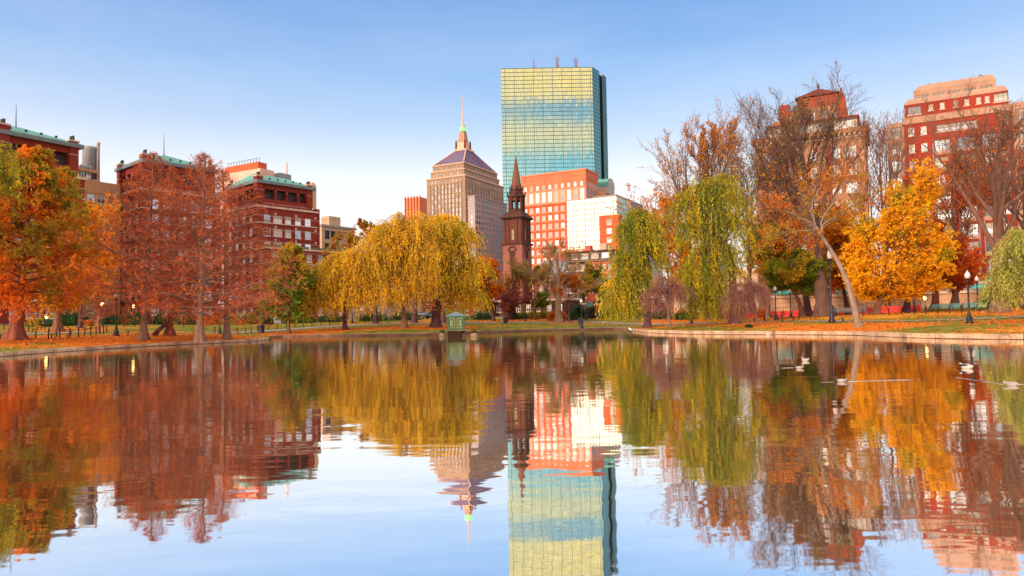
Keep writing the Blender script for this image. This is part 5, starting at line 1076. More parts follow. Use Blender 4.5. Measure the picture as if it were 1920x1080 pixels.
def place_all():
    L0 = lamp_proto(); first = True; lamps = [
        (218, 68, 'dark iron lamp post with white globe among the bare red trees'), (412, 88, 'dark iron lamp post left of the flared trunk by the curving path'), (661, 118, 'dark iron lamp post under the leftmost yellow willow'),
        (926, 135, 'iron lamp post right of the yellow willows, farthest of its row'), (985, 128, 'iron lamp post behind the dark litter bin'), (1091, 100, 'tall iron lamp post beside the path in front of the green bushes'), (1099.5, 128, 'iron lamp post just right of a nearer lamp by the path'),
        (1297, 96, 'iron lamp post between the two purple weeping trees'), (1455, 88, 'iron lamp post left of the broad trunk by the red barrier'), (1483, 104, 'iron lamp post behind the picnic bench at the teal awning'), (1560, 70, 'dark tall lamp post in front of the broad elm trunk'), (1715, 100, 'iron lamp post behind the yellow maple'), (1818, 57, 'dark iron lamp post with white globe at the right near the pale willow'), (1834, 84, 'iron lamp post with white globe behind the teal benches')]
    for px, D, lab in lamps:
        o = L0 if first else copy_tree(L0); first = False; b = at_base(px, D); o.location = b; tag(o, lab, 'street lamp', 'white globe lamp posts round the lagoon')
        if px == 1560: o.scale = (1.1, 1.1, 1.75)
    B0 = bench_proto(); first = True
    for px, D, rz, lab in [(16, 60, .25, 'backless bench in front of the giant red trunk'), (112, 62, .5, 'backless bench behind the fence posts at left'), (119, 66, .9, 'backless bench angled behind another bench at left'), (252, 70, .1, 'backless bench left of the flared red tree trunk'), (722, 110, 0, 'backless bench under the yellow willows'), (942, 122, 0, 'backless bench beside the path right of the willows'), (1064, 118, 0, 'backless bench before the pale bare tree'), (1080, 119, 0, 'second backless bench before the pale bare tree, nearer the lamp'), (1477, 78, -.1, 'backless bench with dark legs by the path at the elm'), (1592, 70, -.1, 'backless bench behind the pale leaning trunk'), (1424, 84, 0, 'backless bench behind the purple weeping tree')]:
        o = B0 if first else copy_tree(B0); first = False; o.location = at_base(px, D); o.rotation_euler = (0, 0, rz); tag(o, lab, 'bench', 'backless park benches')
    teal = m_solid('teal_paint', (.07, .22, .24), .6, .15)
    long_bench('long teal slatted bench row behind the right lamp post', at_base(1744, 88), at_base(1800, 86), teal); long_bench('long teal bench row half hidden by the pale willow', at_base(1803, 85), at_base(1850, 83), teal); long_bench('grey bench between broad trunk and pale leaning tree', at_base(1566, 86), at_base(1628, 86), m_solid('grey_slats', (.12, .14, .16), .7))
    # low fence posts
    p = MB(); p.lathe([(.055, 0), (.05, .78), (.065, .8), (.06, .86), (.02, .9)], m_solid('post_iron', (.03, .02, .04), .5), 8); pm = p.mesh('fence_post'); rng = random.Random(4)
    runs = [('near left path', [(14, 59), (41, 60), (67, 61), (91, 62), (112, 63), (131, 64), (147, 65), (159, 66), (170, 67), (180, 68), (187.5, 69.5), (194, 71), (200, 73)]), ('far left lawn', [(54, 76), (61, 77), (70, 84), (77, 86), (84, 88), (92, 90), (7, 82), (127, 98), (152, 99), (172, 100), (195, 101), (233, 102), (253, 103), (345, 104), (374, 105)]),
            ('curving path', [(403, 84), (445, 86), (461, 88), (471, 90), (483, 93), (504, 100), (520, 101), (537, 102), (553, 104), (569, 105), (585, 106), (602, 108), (618, 109), (634, 110), (650, 112), (668, 114), (685, 116)]),
            ('centre lawn', [(898, 128), (906, 128), (914, 129), (922, 129), (952, 131), (962, 131), (974, 132), (996, 132), (1008, 133), (1018, 133), (1030, 133), (1052, 132), (1066, 131), (1110, 128), (1120, 127), (1131, 126), (1141, 125)]),
            ('right lawn', [(1498, 82), (1519.5, 82), (1618, 80), (1667, 79), (1691, 79), (1715, 78.5), (1737, 78), (1759, 77.5), (1781, 77), (1803, 76.5), (1434, 83)])]
    side = {'near left path': 'by the left benches', 'far left lawn': 'on the far left lawn', 'curving path': 'along the curving path', 'centre lawn': 'across the centre lawn', 'right lawn': 'on the leaf covered right lawn'}
    for nm, L in runs:
        for px, D in L:
            o = bpy.data.objects.new('fence_post', pm); COL.objects.link(o); o.location = at_base(px, D); tag(o, 'short dark iron post of the low fence ' + side[nm], 'fence post', 'low fence posts ' + side[nm])
        c = MB(); c.fix = False; pts = [at_base(px, D) for px, D in L]; pts.sort(key=lambda q: q[0])
        for a, b in zip(pts[:-1], pts[1:]):
            if np.linalg.norm(b - a) < 9: c.tube([a + [0, 0, .76], (a + b) / 2 + [0, 0, .62], b + [0, 0, .76]], .012, IRON, 4)
        if c.v: tag(c.build('fence_chain'), 'thin chain sagging between low posts ' + side[nm], 'chain')
    # litter bins
    b0 = empty('litter_bin', at_base(948, 116)); tag(b0, 'dark blue litter bin beside the centre path', 'bin'); q = MB(); q.lathe([(.38, 0), (.36, .1), (.40, .85), (.42, .9), (.42, .98), (.3, 1.05)], m_solid('bin_blue', (.02, .02, .06), .5), 14); q.build('body', b0); q = MB(); q.lathe([(.25, 1.05), (.2, 1.1)], IRON, 12); q.build('lid', b0)
    b1 = copy_tree(b0); b1.location = at_base(490, 92); tag(b1, 'dark litter bin on the curving path at left', 'bin')
    b1 = copy_tree(b0); b1.location = at_base(1089, 112); tag(b1, 'dark blue litter bin behind the tall centre lamp', 'bin')
    # red construction barrier
    a, b = at_base(1395, 112), at_base(1728, 104); d = b - a; n = 17
    RD = m_solid('barrier_red', (.75, .03, .03), .6, .1)
    for i in range(n):
        p0 = a + d * i / n; r = empty('red_barrier', (p0[0], p0[1], G(p0[0], p0[1])), math.atan2(d[1], d[0])); tag(r, 'red plastic barrier panel in the row under the arcade', 'barrier', 'row of red barrier panels'); L = math.hypot(d[0], d[1]) / n - .12
        m = MB(); m.frustum((0, L, -.22, .22, 0), (0, L, -.08, .08, .9), RD); m.build('base', r); m = MB(); [m.box(L * k / 4, L * k / 4 + .05, -.03, .03, .9, 1.45, IRON) for k in range(5)]; m.box(0, L, -.025, .025, 1.45, 1.5, IRON); m.build('rail', r)
    # iron railing of the street edge at right
    # swan boat hut on its raft
    c = on_water(855, 631.5); c[2] = 0; r = empty('duck_hut', c, R(4)); tag(r, 'small green and cream panelled hut on a raft in the lagoon', 'hut')
    GRN = m_solid('hut_green', (.010, .085, .065), .5, .1); CRM = m_solid('hut_cream', (.17, .20, .05), .6, .1); S = MB(); s = .86; z0 = .80; z1 = 2.12
    S.box(-s, s, -s, s, z0, z1, CRM); S.build('wall', r); S = MB()
    for (x0, x1) in ((-s, -s + .12), (-.06, .06), (s - .12, s)): S.box(x0, x1, -s - .05, -s - .003, z0, z1, GRN)
    S.box(-s - .03, s + .03, -s - .055, -s - .053 + .05, z1 - .1, z1, GRN); S.box(-s, s, -s - .052, -s - .003, z0, z0 + .1, GRN)
    for sx in (-.46, .46):
      T = MB()
      for (a0, a1, b0, b1) in ((-.26, .26, z0 + .22, z0 + .31), (-.26, .26, z1 - .35, z1 - .26), (-.26, -.17, z0 + .31, z1 - .35), (.17, .26, z0 + .31, z1 - .35)): T.box(sx + a0, sx + a1, -s - .045, -s - .003, b0, b1, GRN)
      T.build('panel_trim', r)
    S.build('frame', r); S = MB()
    for yy in (-s, s - .12): S.box(s + .003, s + .05, yy, yy + .12, z0, z1, GRN); S.box(-s - .05, -s - .003, yy, yy + .12, z0, z1, GRN)
    S.box(s + .003, s + .045, -.05, .05, z0, z1, GRN); S.build('side_frame', r)
    S = MB(); S.box(-s - .16, s + .16, -s - .16, s + .16, z1 + .002, z1 + .13, m_solid('hut_trim', (.05, .16, .2), .5)); S.frustum((-s - .14, s + .14, -s - .14, s + .14, z1 + .132), (-.07, .07, -.07, .07, z1 + .52), m_solid('hut_roof', (.13, .15, .20), .5, .12)); S.build('roof', r)
    S = MB(); S.box(-1.2, 1.4, -1.1, 1.1, .62, .79, m_solid('raft_wood', (.10, .10, .05), .8, .3)); S.box(-.85, .3, -.9, .7, -.3, .62, m_solid('raft_dark', (.03, .015, .012), .8)); S.build('raft', r)
    FL = m_solid('float_white', (.22, .17, .12), .8, .4, scale=4); GR = m_solid('float_plants', (.05, .07, .03), .9, .3)
    for px, lab in ((830, 'round weathered float with green plants left of the hut'), (868, 'round weathered float touching the hut raft'), (889, 'round weathered float right of the hut')):
        q = on_water(px, 631.2); f = empty('float_planter', (q[0], q[1], 0)); tag(f, lab, 'float', 'weathered floats beside the hut'); m = MB(); m.lathe([(.30, -.3), (.36, .04), (.39, .22), (.34, .34), (.33, .38)], FL, 12); m.build('float', f)
        rg = np.random.default_rng(int(px)); cc = rg.normal(0, .18, (60, 3)) * [1., .8, .6] + [0, 0, .54]; V, Q = leaf_quads(rg, cc, .12, .2); np_mesh('plants', V, quads=Q, mats=[GR], parent=f)
    # birds on the water
    def bird(name, label, cat, px, py, size, body, neck, head, rz, long_neck=True, tailup=.1):
        q = on_water(px, py); r = empty(name, (q[0], q[1], 0), rz); tag(r, label, cat); m = MB(); rings = []; n = 12
        prof = [(-.42, .02, .16 + tailup), (-.34, .07, .15 + tailup * .6), (-.22, .14, .10), (-.05, .185, .08), (.12, .18, .08), (.25, .12, .11), (.33, .05, .15)]
        for (x, rr, zc) in prof: rings.append([(x * size, rr * math.cos(2 * math.pi * k / n) * size, (zc + rr * .85 * math.sin(2 * math.pi * k / n)) * size) for k in range(n)])
        m.loft(rings, body); h = .52 if long_neck else .30
        m.tube([(.24 * size, 0, .14 * size), (.31 * size, 0, .26 * size), (.30 * size, 0, (h - .1) * size), (.33 * size, 0, h * size)], [.085 * size, .06 * size, .042 * size, .045 * size], neck, 8)
        rings = []
        for (x, rr) in ((.26, .02), (.30, .055), (.36, .06), (.41, .04), (.43, .022)): rings.append([(x * size, rr * math.cos(2 * math.pi * k / 8) * size, (h + .02 + rr * math.sin(2 * math.pi * k / 8)) * size) for k in range(8)])
        m.loft(rings, head); m.tube([(.43 * size, 0, (h + .01) * size), (.52 * size, 0, (h - .01) * size)], [.022 * size, .008 * size], m_solid('bill', (.25, .14, .03), .5), 6); m.build('body', r)
        w = MB()
        for sgn in (-1, 1):
            rings = []
            for (x, t) in ((-.40, .01), (-.28, .05), (-.1, .065), (.1, .055), (.2, .01)): rings.append([(x * size, sgn * (.155 * size * (1 - abs(x) * .9) + t * .5 * size * math.cos(2 * math.pi * k / 6)), (.15 + t * 1.3 * math.sin(2 * math.pi * k / 6)) * size) for k in range(6)])
            w.loft(rings, neck if cat == 'goose' else body)
        w.build('wings', r); return r
    WH = m_solid('feather_white', (.42, .39, .36), .7, .15, scale=8); BRN = m_solid('feather_brown', (.14, .09, .06), .8, .3, scale=12); BLK = m_solid('feather_black', (.012, .012, .014), .6, .1); GRYF = m_solid('feather_grey', (.3, .27, .26), .8, .3, scale=10)
    bird('goose', 'goose with black neck and pale breast swimming towards the camera', 'goose', 1813, 691, .62, WH, BLK, BLK, R(-75)); bird('gull', 'white gull floating alone left of the goose', 'gull', 1510, 677, .42, WH, WH, WH, R(200), False)
    bird('gull', 'white gull resting under the right stone kerb', 'gull', 1440, 629, .6, WH, WH, WH, R(180), False); bird('duck', 'brown duck swimming with a bright wake at right', 'duck', 1897, 723, .42, GRYF, BRN, BRN, R(-20), False); bird('duck', 'small brown duck at the head of the long straight wake', 'duck', 1578, 716, .36, GRYF, BRN, BRN, R(175), False); bird('duck', 'small brown duck leading the short wake below the lone gull', 'duck', 1499, 691, .36, GRYF, BRN, BRN, R(178), False); bird('gull', 'small white gull under the left stone kerb', 'gull', 168, 655.5, .5, WH, WH, WH, R(10), False, .05)
    WK = m_glass('wake_water', (.95, .97, 1.0), .15, (.35, .38, .42), .75)
    for i, (pts, w) in enumerate([([(1586, 716), (1640, 714), (1712, 712)], .022), ([(1792, 708), (1830, 713), (1880, 721)], .022), ([(1905, 721), (1930, 720)], .05), ([(1465, 690.5), (1499, 689)], .02), ([(1540, 717), (1570, 716)], .035)]):
        m = MB(); L = [on_water(*p) for p in pts]; L = resample([(a[0], a[1]) for a in L], .35); rg = random.Random(i); rings = []
        for k, a in enumerate(L): t = w * (.4 + .6 * rg.random()) * min(1, 4 * min(k, len(L) - 1 - k) / len(L) + .15); rings.append([(a[0], a[1] - t, -.004), (a[0], a[1], .002 + .008 * rg.random()), (a[0], a[1] + t, -.004), (a[0], a[1], -.03)])
        m.loft(rings, WK); o = m.build('wake'); tag(o, kind='stuff', label='bright ripple line of a bird wake on the lagoon', cat='wake')
    # floating leaves
    rg = np.random.default_rng(12); pp = []
    for k in range(300):
        px, py = rg.uniform(0, 1920), 640 + 90 * rg.uniform() ** 1.5; q = on_water(px, py)
        if inside(q[0], q[1]) and sdist(q[0], q[1]) > .4: pp.append((q[0], q[1], .008))
    pp = np.array(pp); V, Q = leaf_quads(rg, pp, .07, .11); V[:, 2] = .006 + np.abs(V[:, 2] - .008) * .15; tag(np_mesh('floating_leaves', V, quads=Q, mats=[m_leaf('floating_leaf', [(.6, .3, .1), (.8, .6, .4)])]), kind='stuff', label='fallen leaves drifting on the lagoon', cat='leaves')
    # kerbs, shore
    GRAN = m_solid('granite_kerb', (.40, .28, .19), .85, .45, scale=1.0, bump=.4); DK = m_solid('worn_kerb', (.16, .085, .06), .9, .35, scale=.8, bump=.5)
    kerb(SL, .55, -.6, .28, GRAN, 'shore_kerb', 3.1, 0, 1); kerb(SR, .55, -.6, .33, GRAN, 'shore_kerb', 4.6, 0, 2); kerb(SC, .7, -.6, .24, DK, 'shore_kerb', None, 0.05, 3)
    WET = m_solid('wet_kerb_stain', (.10, .035, .022), .6, .3, scale=1.5)
    for L_, sd_ in ((SL, 5), (SR, 6)): kerb([(x, y) for x, y in L_], .2, -.6, .055, WET, 'kerb_waterline', None, .012, sd_)
    ASP = m_solid('path_asphalt', (.26, .25, .27), .9, .15, scale=.8)
    f = lambda L: [tuple(at_base(px, D)[:2]) for px, D in L]
    path_strip('path', f([(-120, 66), (20, 68), (100, 71), (170, 75), (260, 80), (340, 84), (420, 90), (520, 98), (600, 104), (700, 112), (800, 116), (900, 118), (1000, 121), (1110, 120), (1250, 104), (1330, 96)]), 2.6, 2.8, ASP)
    path_strip('path', f([(1250, 102), (1330, 90), (1420, 82), (1500, 76), (1600, 70.5), (1700, 67), (1790, 65), (1900, 64), (2000, 62)]), 1.8, 1.8, ASP)
    # fallen leaves lying on the lawns
    rg = np.random.default_rng(31); C = []
    def scatter(n, dmin, dmax, x0, x1):
        k = 0
        while k < n:
            px = rg.uniform(x0, x1); D = rg.uniform(dmin, dmax); p = P(px, 600, D)
            if not inside(p[0], p[1]): C.append((p[0], p[1])); k += 1
            else: k += .2
    scatter(2500, 44, 100, 1184, 1980); scatter(1400, 44, 90, -60, 510); scatter(1200, 80, 125, 480, 1200)
    C = np.array(C); Z = np.array([G(x, y) for x, y in C]); cc = np.stack([C[:, 0], C[:, 1], Z + .05], 1); V, Q = leaf_quads(rg, cc, .16, .2); tag(np_mesh('fallen_leaves', V, quads=Q, mats=[m_leaf('fallen_leaf', [(.35, .07, .02), (.6, .2, .03), (.8, .42, .08)])]), kind='stuff', label='fallen autumn leaves scattered over the lawns', cat='leaves')
def car(label, px, D, rz, col):
    r = empty('parked_car', at_base(px, D), rz); tag(r, label, 'car', 'cars parked along the street'); pt = m_solid('car_paint_' + str(int(col[0] * 100)), col, .3, .03, metal=.1); m = MB()
    def sec(x, w, z0, z1, z2, wt): return [(x, -w, z0), (x, w, z0), (x, w, z1), (x, wt, z2), (x, -wt, z2), (x, -w, z1)]
    m.loft([sec(-2.2, .75, .4, .7, .75, .6), sec(-2.1, .88, .28, .8, .9, .75), sec(-1.5, .9, .25, .85, .95, .75), sec(.9, .9, .25, .85, .95, .75), sec(2.0, .86, .28, .72, .8, .7), sec(2.2, .72, .4, .6, .65, .6)], pt, False); m.build('body', r)
    m = MB(); m.loft([sec(-1.75, .7, .93, .95, .96, .68), sec(-1.2, .72, .93, 1.2, 1.38, .58), sec(.1, .72, .93, 1.22, 1.42, .58), sec(.95, .7, .93, .95, .96, .68)], GL_DARK, False); m.build('cabin_glass', r)
    for x in (-1.35, 1.35):
        for y in (-.82, .82): w = MB(); w.tube([(x, y - .1, .33), (x, y + .1, .33)], .33, m_solid('tyre', (.02, .02, .02), .9), 14); w.tube([(x, y - .11, .33), (x, y + .11, .33)], .19, m_solid('hub', (.4, .4, .42), .4), 10); w.build('wheel', r)
    for y in (-.6, .6): h = MB(); h.box(2.12, 2.2, y - .15, y + .15, .58, .68, FR_WHITE); h.build('headlight', r)
# ------------------------------------------------------------------ colours
LGOLD = m_leaf('willow_gold', [(.72, .40, .012), (.94, .58, .012), (.98, .70, .02), (.99, .80, .05)], .30, (.40, .36, .02), .2, streak=True)
LGOLDG = m_leaf('willow_olive_gold', [(.68, .46, .015), (.92, .60, .012), (.98, .72, .02)], .28, (.48, .48, .03), .35, streak=True)
LWG = m_leaf('willow_green_gold', [(.36, .42, .02), (.76, .62, .015), (.97, .68, .012), (.98, .64, .02)], .35, (.16, .27, .02), .7, streak=True)
LPG = m_leaf('willow_pale_green', [(.36, .46, .10), (.52, .58, .12), (.68, .60, .08)], .5, (.55, .38, .05), .3, streak=True)
LORG = m_leaf('redwood_orange', [(.58, .10, .02), (.80, .20, .015), (.90, .30, .015), (.88, .40, .02)], .42, (.34, .32, .03), .45)
LRUST = m_leaf('redwood_rust', [(.28, .045, .02), (.56, .09, .018), (.80, .20, .015), (.62, .13, .03)], .3, (.40, .16, .05), .3)
LRUSTP = m_leaf('redwood_rose', [(.36, .10, .07), (.58, .14, .06), (.76, .20, .03), (.54, .16, .10)], .35, (.50, .10, .03), .5)
LAMO = m_leaf('amber_orange_leaf', [(.56, .16, .012), (.80, .32, .012), (.92, .44, .02)], .4)
LAMB = m_leaf('amber_leaf', [(.66, .24, .01), (.85, .36, .012), (.92, .48, .02)], .4)
LMAPLE = m_leaf('maple_yellow', [(.74, .28, .01), (.92, .46, .012), (.96, .58, .015), (.98, .68, .03)], .4, (.34, .34, .02), .15)
LORM = m_leaf('maple_orange', [(.50, .10, .012), (.74, .22, .012), (.86, .34, .02)], .5)
LRED = m_leaf('red_leaf', [(.52, .06, .012), (.72, .15, .012), (.80, .26, .02)], .5)
LBRN = m_leaf('elm_brown', [(.36, .10, .03), (.60, .19, .02), (.80, .34, .02)], .35, (.36, .34, .03), .55)
LRB = m_leaf('rust_orange_leaf', [(.28, .07, .03), (.58, .17, .02), (.80, .32, .02)], .4, (.40, .34, .03), .3)
LGRN = m_leaf('green_leaf', [(.08, .17, .02), (.18, .28, .02), (.34, .36, .03)], .4, (.60, .38, .02), .5)
LDKG = m_leaf('dark_green_leaf', [(.02, .07, .03), (.04, .12, .04), (.10, .18, .03)], .5)
LPUR = m_leaf('purple_twig', [(.24, .12, .13), (.34, .16, .15), (.44, .21, .14)], .6, (.5, .3, .05), .15)
LMIX = m_leaf('mixed_autumn_leaf', [(.36, .13, .07), (.56, .20, .04), (.70, .36, .04)], .4, (.24, .26, .04), .6)
BRED = m_bark('bark_red', (.30, .10, .06), (.12, .035, .03)); BGB = m_bark('bark_greybrown', (.23, .13, .09), (.10, .055, .04)); BDK = m_bark('bark_dark_purple', (.12, .05, .06), (.045, .02, .03))
BELM = m_bark('bark_elm', (.24, .12, .07), (.10, .05, .03)); BELD = m_bark('bark_elm_dark', (.15, .085, .065), (.07, .045, .04)); BPALE = m_bark('bark_pale', (.27, .20, .155), (.15, .11, .085)); BTW = m_bark('bark_twig_brown', (.20, .11, .08), (.11, .06, .05)); BTWP = m_bark('bark_twig_rose', (.40, .13, .08), (.26, .08, .05)); BBE = m_bark('bark_beige', (.36, .24, .15), (.2, .13, .08))
A = lobes_auto

def plant_trees():
    # ---------------- left shore
    conifer('giant orange redwood with broad fluted red trunk at the left edge', 30, 59, 284, 190, 101, LORG, BRED, dens=1.25, skirt=.17, r=.52, leafsz=(.11, .26), nleaf=11, toppx=70, shape=.62, litter=0)
    conifer('tall orange redwood with brown trunk behind the fence posts', 108, 84, 318, 98, 102, LORG, BELM, dens=1.0, skirt=.14, r=.40, nleaf=8, toppx=120, litter=1, shape=.6)
    crown_tree('amber yellow tree between the orange redwood and the rusty redwoods', 150, 98, 560, A(188, 445, 52, 125, 20, 5, .42), 103, LAMB, BDK, r=.3, nsub=22, nleaf=7, lsz=(.17, .26))
    conifer('rusty red redwood left of the leaning trunk', 269, 63, 288, 225, 104, LRUST, BGB, dens=1.15, skirt=.14, r=.29, nleaf=4, leafsz=(.06, .26), toppx=283, twigm=BTWP, bare_top=.97, shape=.85)
    conifer('rusty red redwood with dark red trunk behind the leaning trunk', 318, 70, 312, 135, 105, LRUST, BRED, dens=.8, skirt=.16, r=.34, nleaf=3, toppx=326, twigm=BTWP, bare_top=.97, shape=.9)
    conifer('rosy redwood with pale fluted grey trunk on the kerb point', 375, 62, 290, 240, 106, LRUSTP, BGB, dens=1.15, skirt=.13, r=.30, nleaf=4, leafsz=(.06, .26), toppx=384, twigm=BTWP, bare_top=.97, shape=.85)
    conifer('rosy redwood rightmost of the bare red group', 426, 68, 318, 200, 107, LRUST, BGB, dens=1.05, skirt=.12, r=.28, nleaf=4, leafsz=(.06, .26), toppx=418, twigm=BTWP, bare_top=.97, shape=.85)
    crown_tree('dark trunk leaning steeply to the right between red redwoods', 289, 69, 600, [(330, 560, 22, 16), (345, 540, 20, 15)], 108, LRUSTP, BDK, r=.26, nsub=9, nleaf=2, path_px=[(296, 620), (308, 610), (322, 595)], flare=.2)
    bare_tree('small pale bare cherry tree on the yellow leaf carpet', 184, 76, 556, 109, BTWP, litter=1, r=.16, spreads=(6, 8, 8), ang=(58, 40, 35), trunk_frac=.26, up=.03, ratios=(.62, .5, .45), twig=.012)
    # overhanging willow at top left, trunk out of frame
    wb = P(-190, 640, 50); crown_tree('golden green willow hanging in from the upper left corner', -190, 50, 300, [(-20, 285, 46, 36), (-60, 260, 60, 40), (-30, 320, 40, 40), (-120, 300, 70, 60), (0, 300, 26, 26), (-150, 380, 60, 50)], 110, LWG, BDK, name='willow_tree', r=.5, nsub=26, nleaf=13, lsz=(.045, .20), droop=(1.6, 4.6, 5, 6.5), sub_r=.02)
    # ---------------- green tree and willows
    conifer('thin green and yellow redwood left of the yellow willows', 541, 92, 462, 72, 120, LGRN, BTW, dens=.85, skirt=.14, r=.18, nleaf=9, leafsz=(.13, .28), toppx=548, shape=.55, droop=2)
    crown_tree('leftmost low golden weeping willow', 648, 96, 585, [(640, 505, 38, 30), (615, 525, 30, 28), (672, 500, 34, 32), (600, 545, 22, 20), (650, 480, 26, 16), (690, 535, 24, 22), (640, 545, 30, 18), (600, 520, 22, 22), (594, 545, 16, 20), (665, 540, 28, 22), (625, 495, 30, 20), (680, 480, 26, 26)], 121, LGOLD, BDK, name='willow_tree', r=.32, nsub=30, nleaf=15, lsz=(.055, .26), droop=(2.4, 6.0, 5, .6), group=None)
    crown_tree('golden weeping willow with pale trunk in the middle of the group', 758, 98, 570, [(740, 440, 46, 34), (705, 470, 42, 36), (780, 460, 42, 36), (675, 500, 28, 26), (740, 500, 46, 32), (800, 510, 30, 28), (760, 408, 30, 18), (715, 530, 34, 24), (775, 535, 32, 24), (730, 425, 26, 16), (690, 500, 34, 28), (760, 470, 40, 30), (790, 530, 32, 24), (745, 540, 36, 22), (810, 470, 30, 28), (715, 440, 34, 22), (780, 425, 30, 20)], 122, LGOLD, BGB, name='willow_tree', r=.40, nsub=30, nleaf=15, lsz=(.055, .26), droop=(2.2, 6.2, 5, .7))
    crown_tree('large olive gold weeping willow with thick purple trunk beside the hut', 816, 102, 552, [(822, 455, 44, 36), (860, 480, 34, 40), (800, 430, 36, 26), (885, 520, 24, 34), (845, 520, 38, 34), (790, 480, 34, 30), (870, 440, 22, 26), (898, 560, 16, 18), (820, 520, 34, 30), (895, 500, 22, 30), (870, 550, 26, 22), (835, 425, 32, 22), (860, 445, 30, 26), (810, 500, 34, 30)], 123, LGOLDG, BDK, name='willow_tree', r=.75, nsub=30, nleaf=15, lsz=(.055, .26), droop=(1.8, 5.0, 5, 1.6), flare=.4)
    crown_tree('small golden tuft tree with curling dark limbs above the willows', 832, 118, 470, [(822, 408, 20, 12), (845, 412, 20, 14), (862, 424, 14, 14), (808, 420, 14, 12)], 124, LGOLD, BDK, r=.3, nsub=26, nleaf=14, lsz=(.06, .24), droop=(.5, 1.8, 4, 5), name='willow_tree')
    crown_tree('dark trunked gold willow standing behind the left pair', 705, 116, 560, A(715, 490, 50, 52, 9, 6, .45), 125, LGOLD, BDK, name='willow_tree', r=.4, nsub=22, nleaf=12, lsz=(.06, .26), droop=(1.5, 3.6, 4, 1.5))
    crown_tree('dark trunked olive willow behind the middle of the group', 776, 118, 560, A(800, 500, 55, 52, 9, 7, .42), 126, LGOLDG, BDK, name='willow_tree', r=.5, nsub=22, nleaf=12, lsz=(.06, .26), droop=(1.5, 3.6, 4, 1.5))
    bare_tree('olive brown thin tree rising above the left golden willow', 690, 150, 400, 127, BTW, LBRN, r=.35, nleaf=3, lsz=(.22, .3), ang=(42, 38, 38), spreads=(6, 8, 7))
    bare_tree('bare tree right of the olive brown one above the willows', 762, 160, 392, 128, BTW, r=.35, ang=(40, 38, 38), spreads=(5, 7, 7), twig=.02)
    # ---------------- centre
    crown_tree('bright orange tree behind the willow left of the steeple', 926, 128, 570, A(905, 525, 48, 48, 12, 8, .40), 130, LORM, BDK, r=.3, nsub=20, nleaf=7, lsz=(.18, .26))
    crown_tree('brown orange tree under the steeple', 955, 136, 575, A(965, 530, 42, 48, 11, 9, .40), 131, LMIX, BDK, r=.32, nsub=18, nleaf=4, lsz=(.16, .24), leaf_keep=.8)
    crown_tree('purple leaved tree with dark trunk right of the far lamp post', 950, 127, 585, A(965, 565, 34, 26, 8, 10, .4), 132, m_leaf('plum_leaf', [(.12, .03, .05), (.24, .06, .05), (.36, .12, .04)], .5), BDK, r=.22, nsub=18, nleaf=6, lsz=(.14, .2))
    bare_tree('large bare tree with pale beige limbs in the centre lawn', 1048, 122, 428, 133, BBE, LMIX, r=.62, spreads=(7, 8, 7), ang=(44, 36, 34), trunk_frac=.2, up=.05, nleaf=1.2, lsz=(.16, .2), ratios=(.6, .5, .45), twig=.018, leaf_low=.8)
    bare_tree('red brown bare tree left of the beige limbed tree', 1003, 134, 490, 134, BTW, LMIX, r=.25, nleaf=2, lsz=(.2, .26), ang=(42, 38, 36), spreads=(6, 8, 6), twig=.018)
    bare_tree('thin red twigged tree right of the beige limbed tree', 1067, 124, 505, 135, BTW, LORM, r=.15, nleaf=1.5, lsz=(.16, .2), ang=(40, 38, 36), spreads=(6, 7, 6), twig=.015)
    crown_tree('green and orange tree left of the tall green gold willow', 1118, 132, 580, A(1112, 530, 34, 40, 10, 11, .4), 136, LGRN, BTW, r=.25, nsub=18, nleaf=6, lsz=(.18, .26))
    crown_tree('small olive orange tree behind the bushes in the centre', 1018, 138, 590, A(1014, 558, 20, 18, 6, 12, .5), 137, LGRN, BTW, r=.15, nsub=14, nleaf=6, lsz=(.16, .22))
    # ---------------- right willows
    crown_tree('tall narrow green gold willow trailing to the water', 1214, 88, 500, [(1196, 402, 18, 16), (1178, 430, 14, 20), (1210, 422, 14, 22), (1195, 450, 22, 26), (1172, 490, 16, 28), (1208, 480, 14, 26), (1158, 530, 12, 22), (1188, 520, 20, 26), (1148, 562, 9, 12), (1170, 560, 12, 16)], 140, LWG, BDK, name='willow_tree', r=.42, nsub=26, nleaf=15, lsz=(.055, .28), droop=(2.4, 5.6, 5, .35), bend=-.1)
    crown_tree('tall green gold willow with long streamers down to the kerb', 1378, 79, 470, [(1326, 345, 26, 22), (1296, 378, 18, 22), (1358, 368, 20, 26), (1330, 400, 30, 30), (1285, 430, 12, 28), (1366, 425, 14, 28), (1330, 470, 26, 34), (1300, 500, 18, 26), (1318, 520, 26, 24), (1305, 545, 16, 12), (1326, 548, 14, 10), (1318, 540, 18, 14), (1310, 520, 20, 20), (1326, 500, 26, 20), (1350, 335, 16, 12), (1358, 470, 12, 24)], 141, LWG, BDK, name='willow_tree', r=.5, nsub=19, nleaf=16, lsz=(.05, .27), droop=(3.0, 7.2, 5, .1), path_px=[(1375, 540), (1368, 480), (1350, 430)], limb_r=.2)
    bare_tree('tall upright bare tree with sparse orange leaves behind the green gold willow', 1335, 112, 196, 142, BTW, LAMO, r=.7, spreads=(10, 10, 8), ang=(33, 28, 30), trunk_frac=.16, up=.08, nleaf=1.2, lsz=(.17, .24), ratios=(.66, .45, .42), wig=.06, twig=.022, leaf_low=.55)
    bare_tree('spreading tree with orange leaves left behind the green gold willow', 1300, 120, 320, 143, BTW, LAMO, r=.5, spreads=(8, 9, 7), ang=(46, 34, 32), trunk_frac=.2, nleaf=3, lsz=(.2, .28), twig=.02, leaf_low=.3)
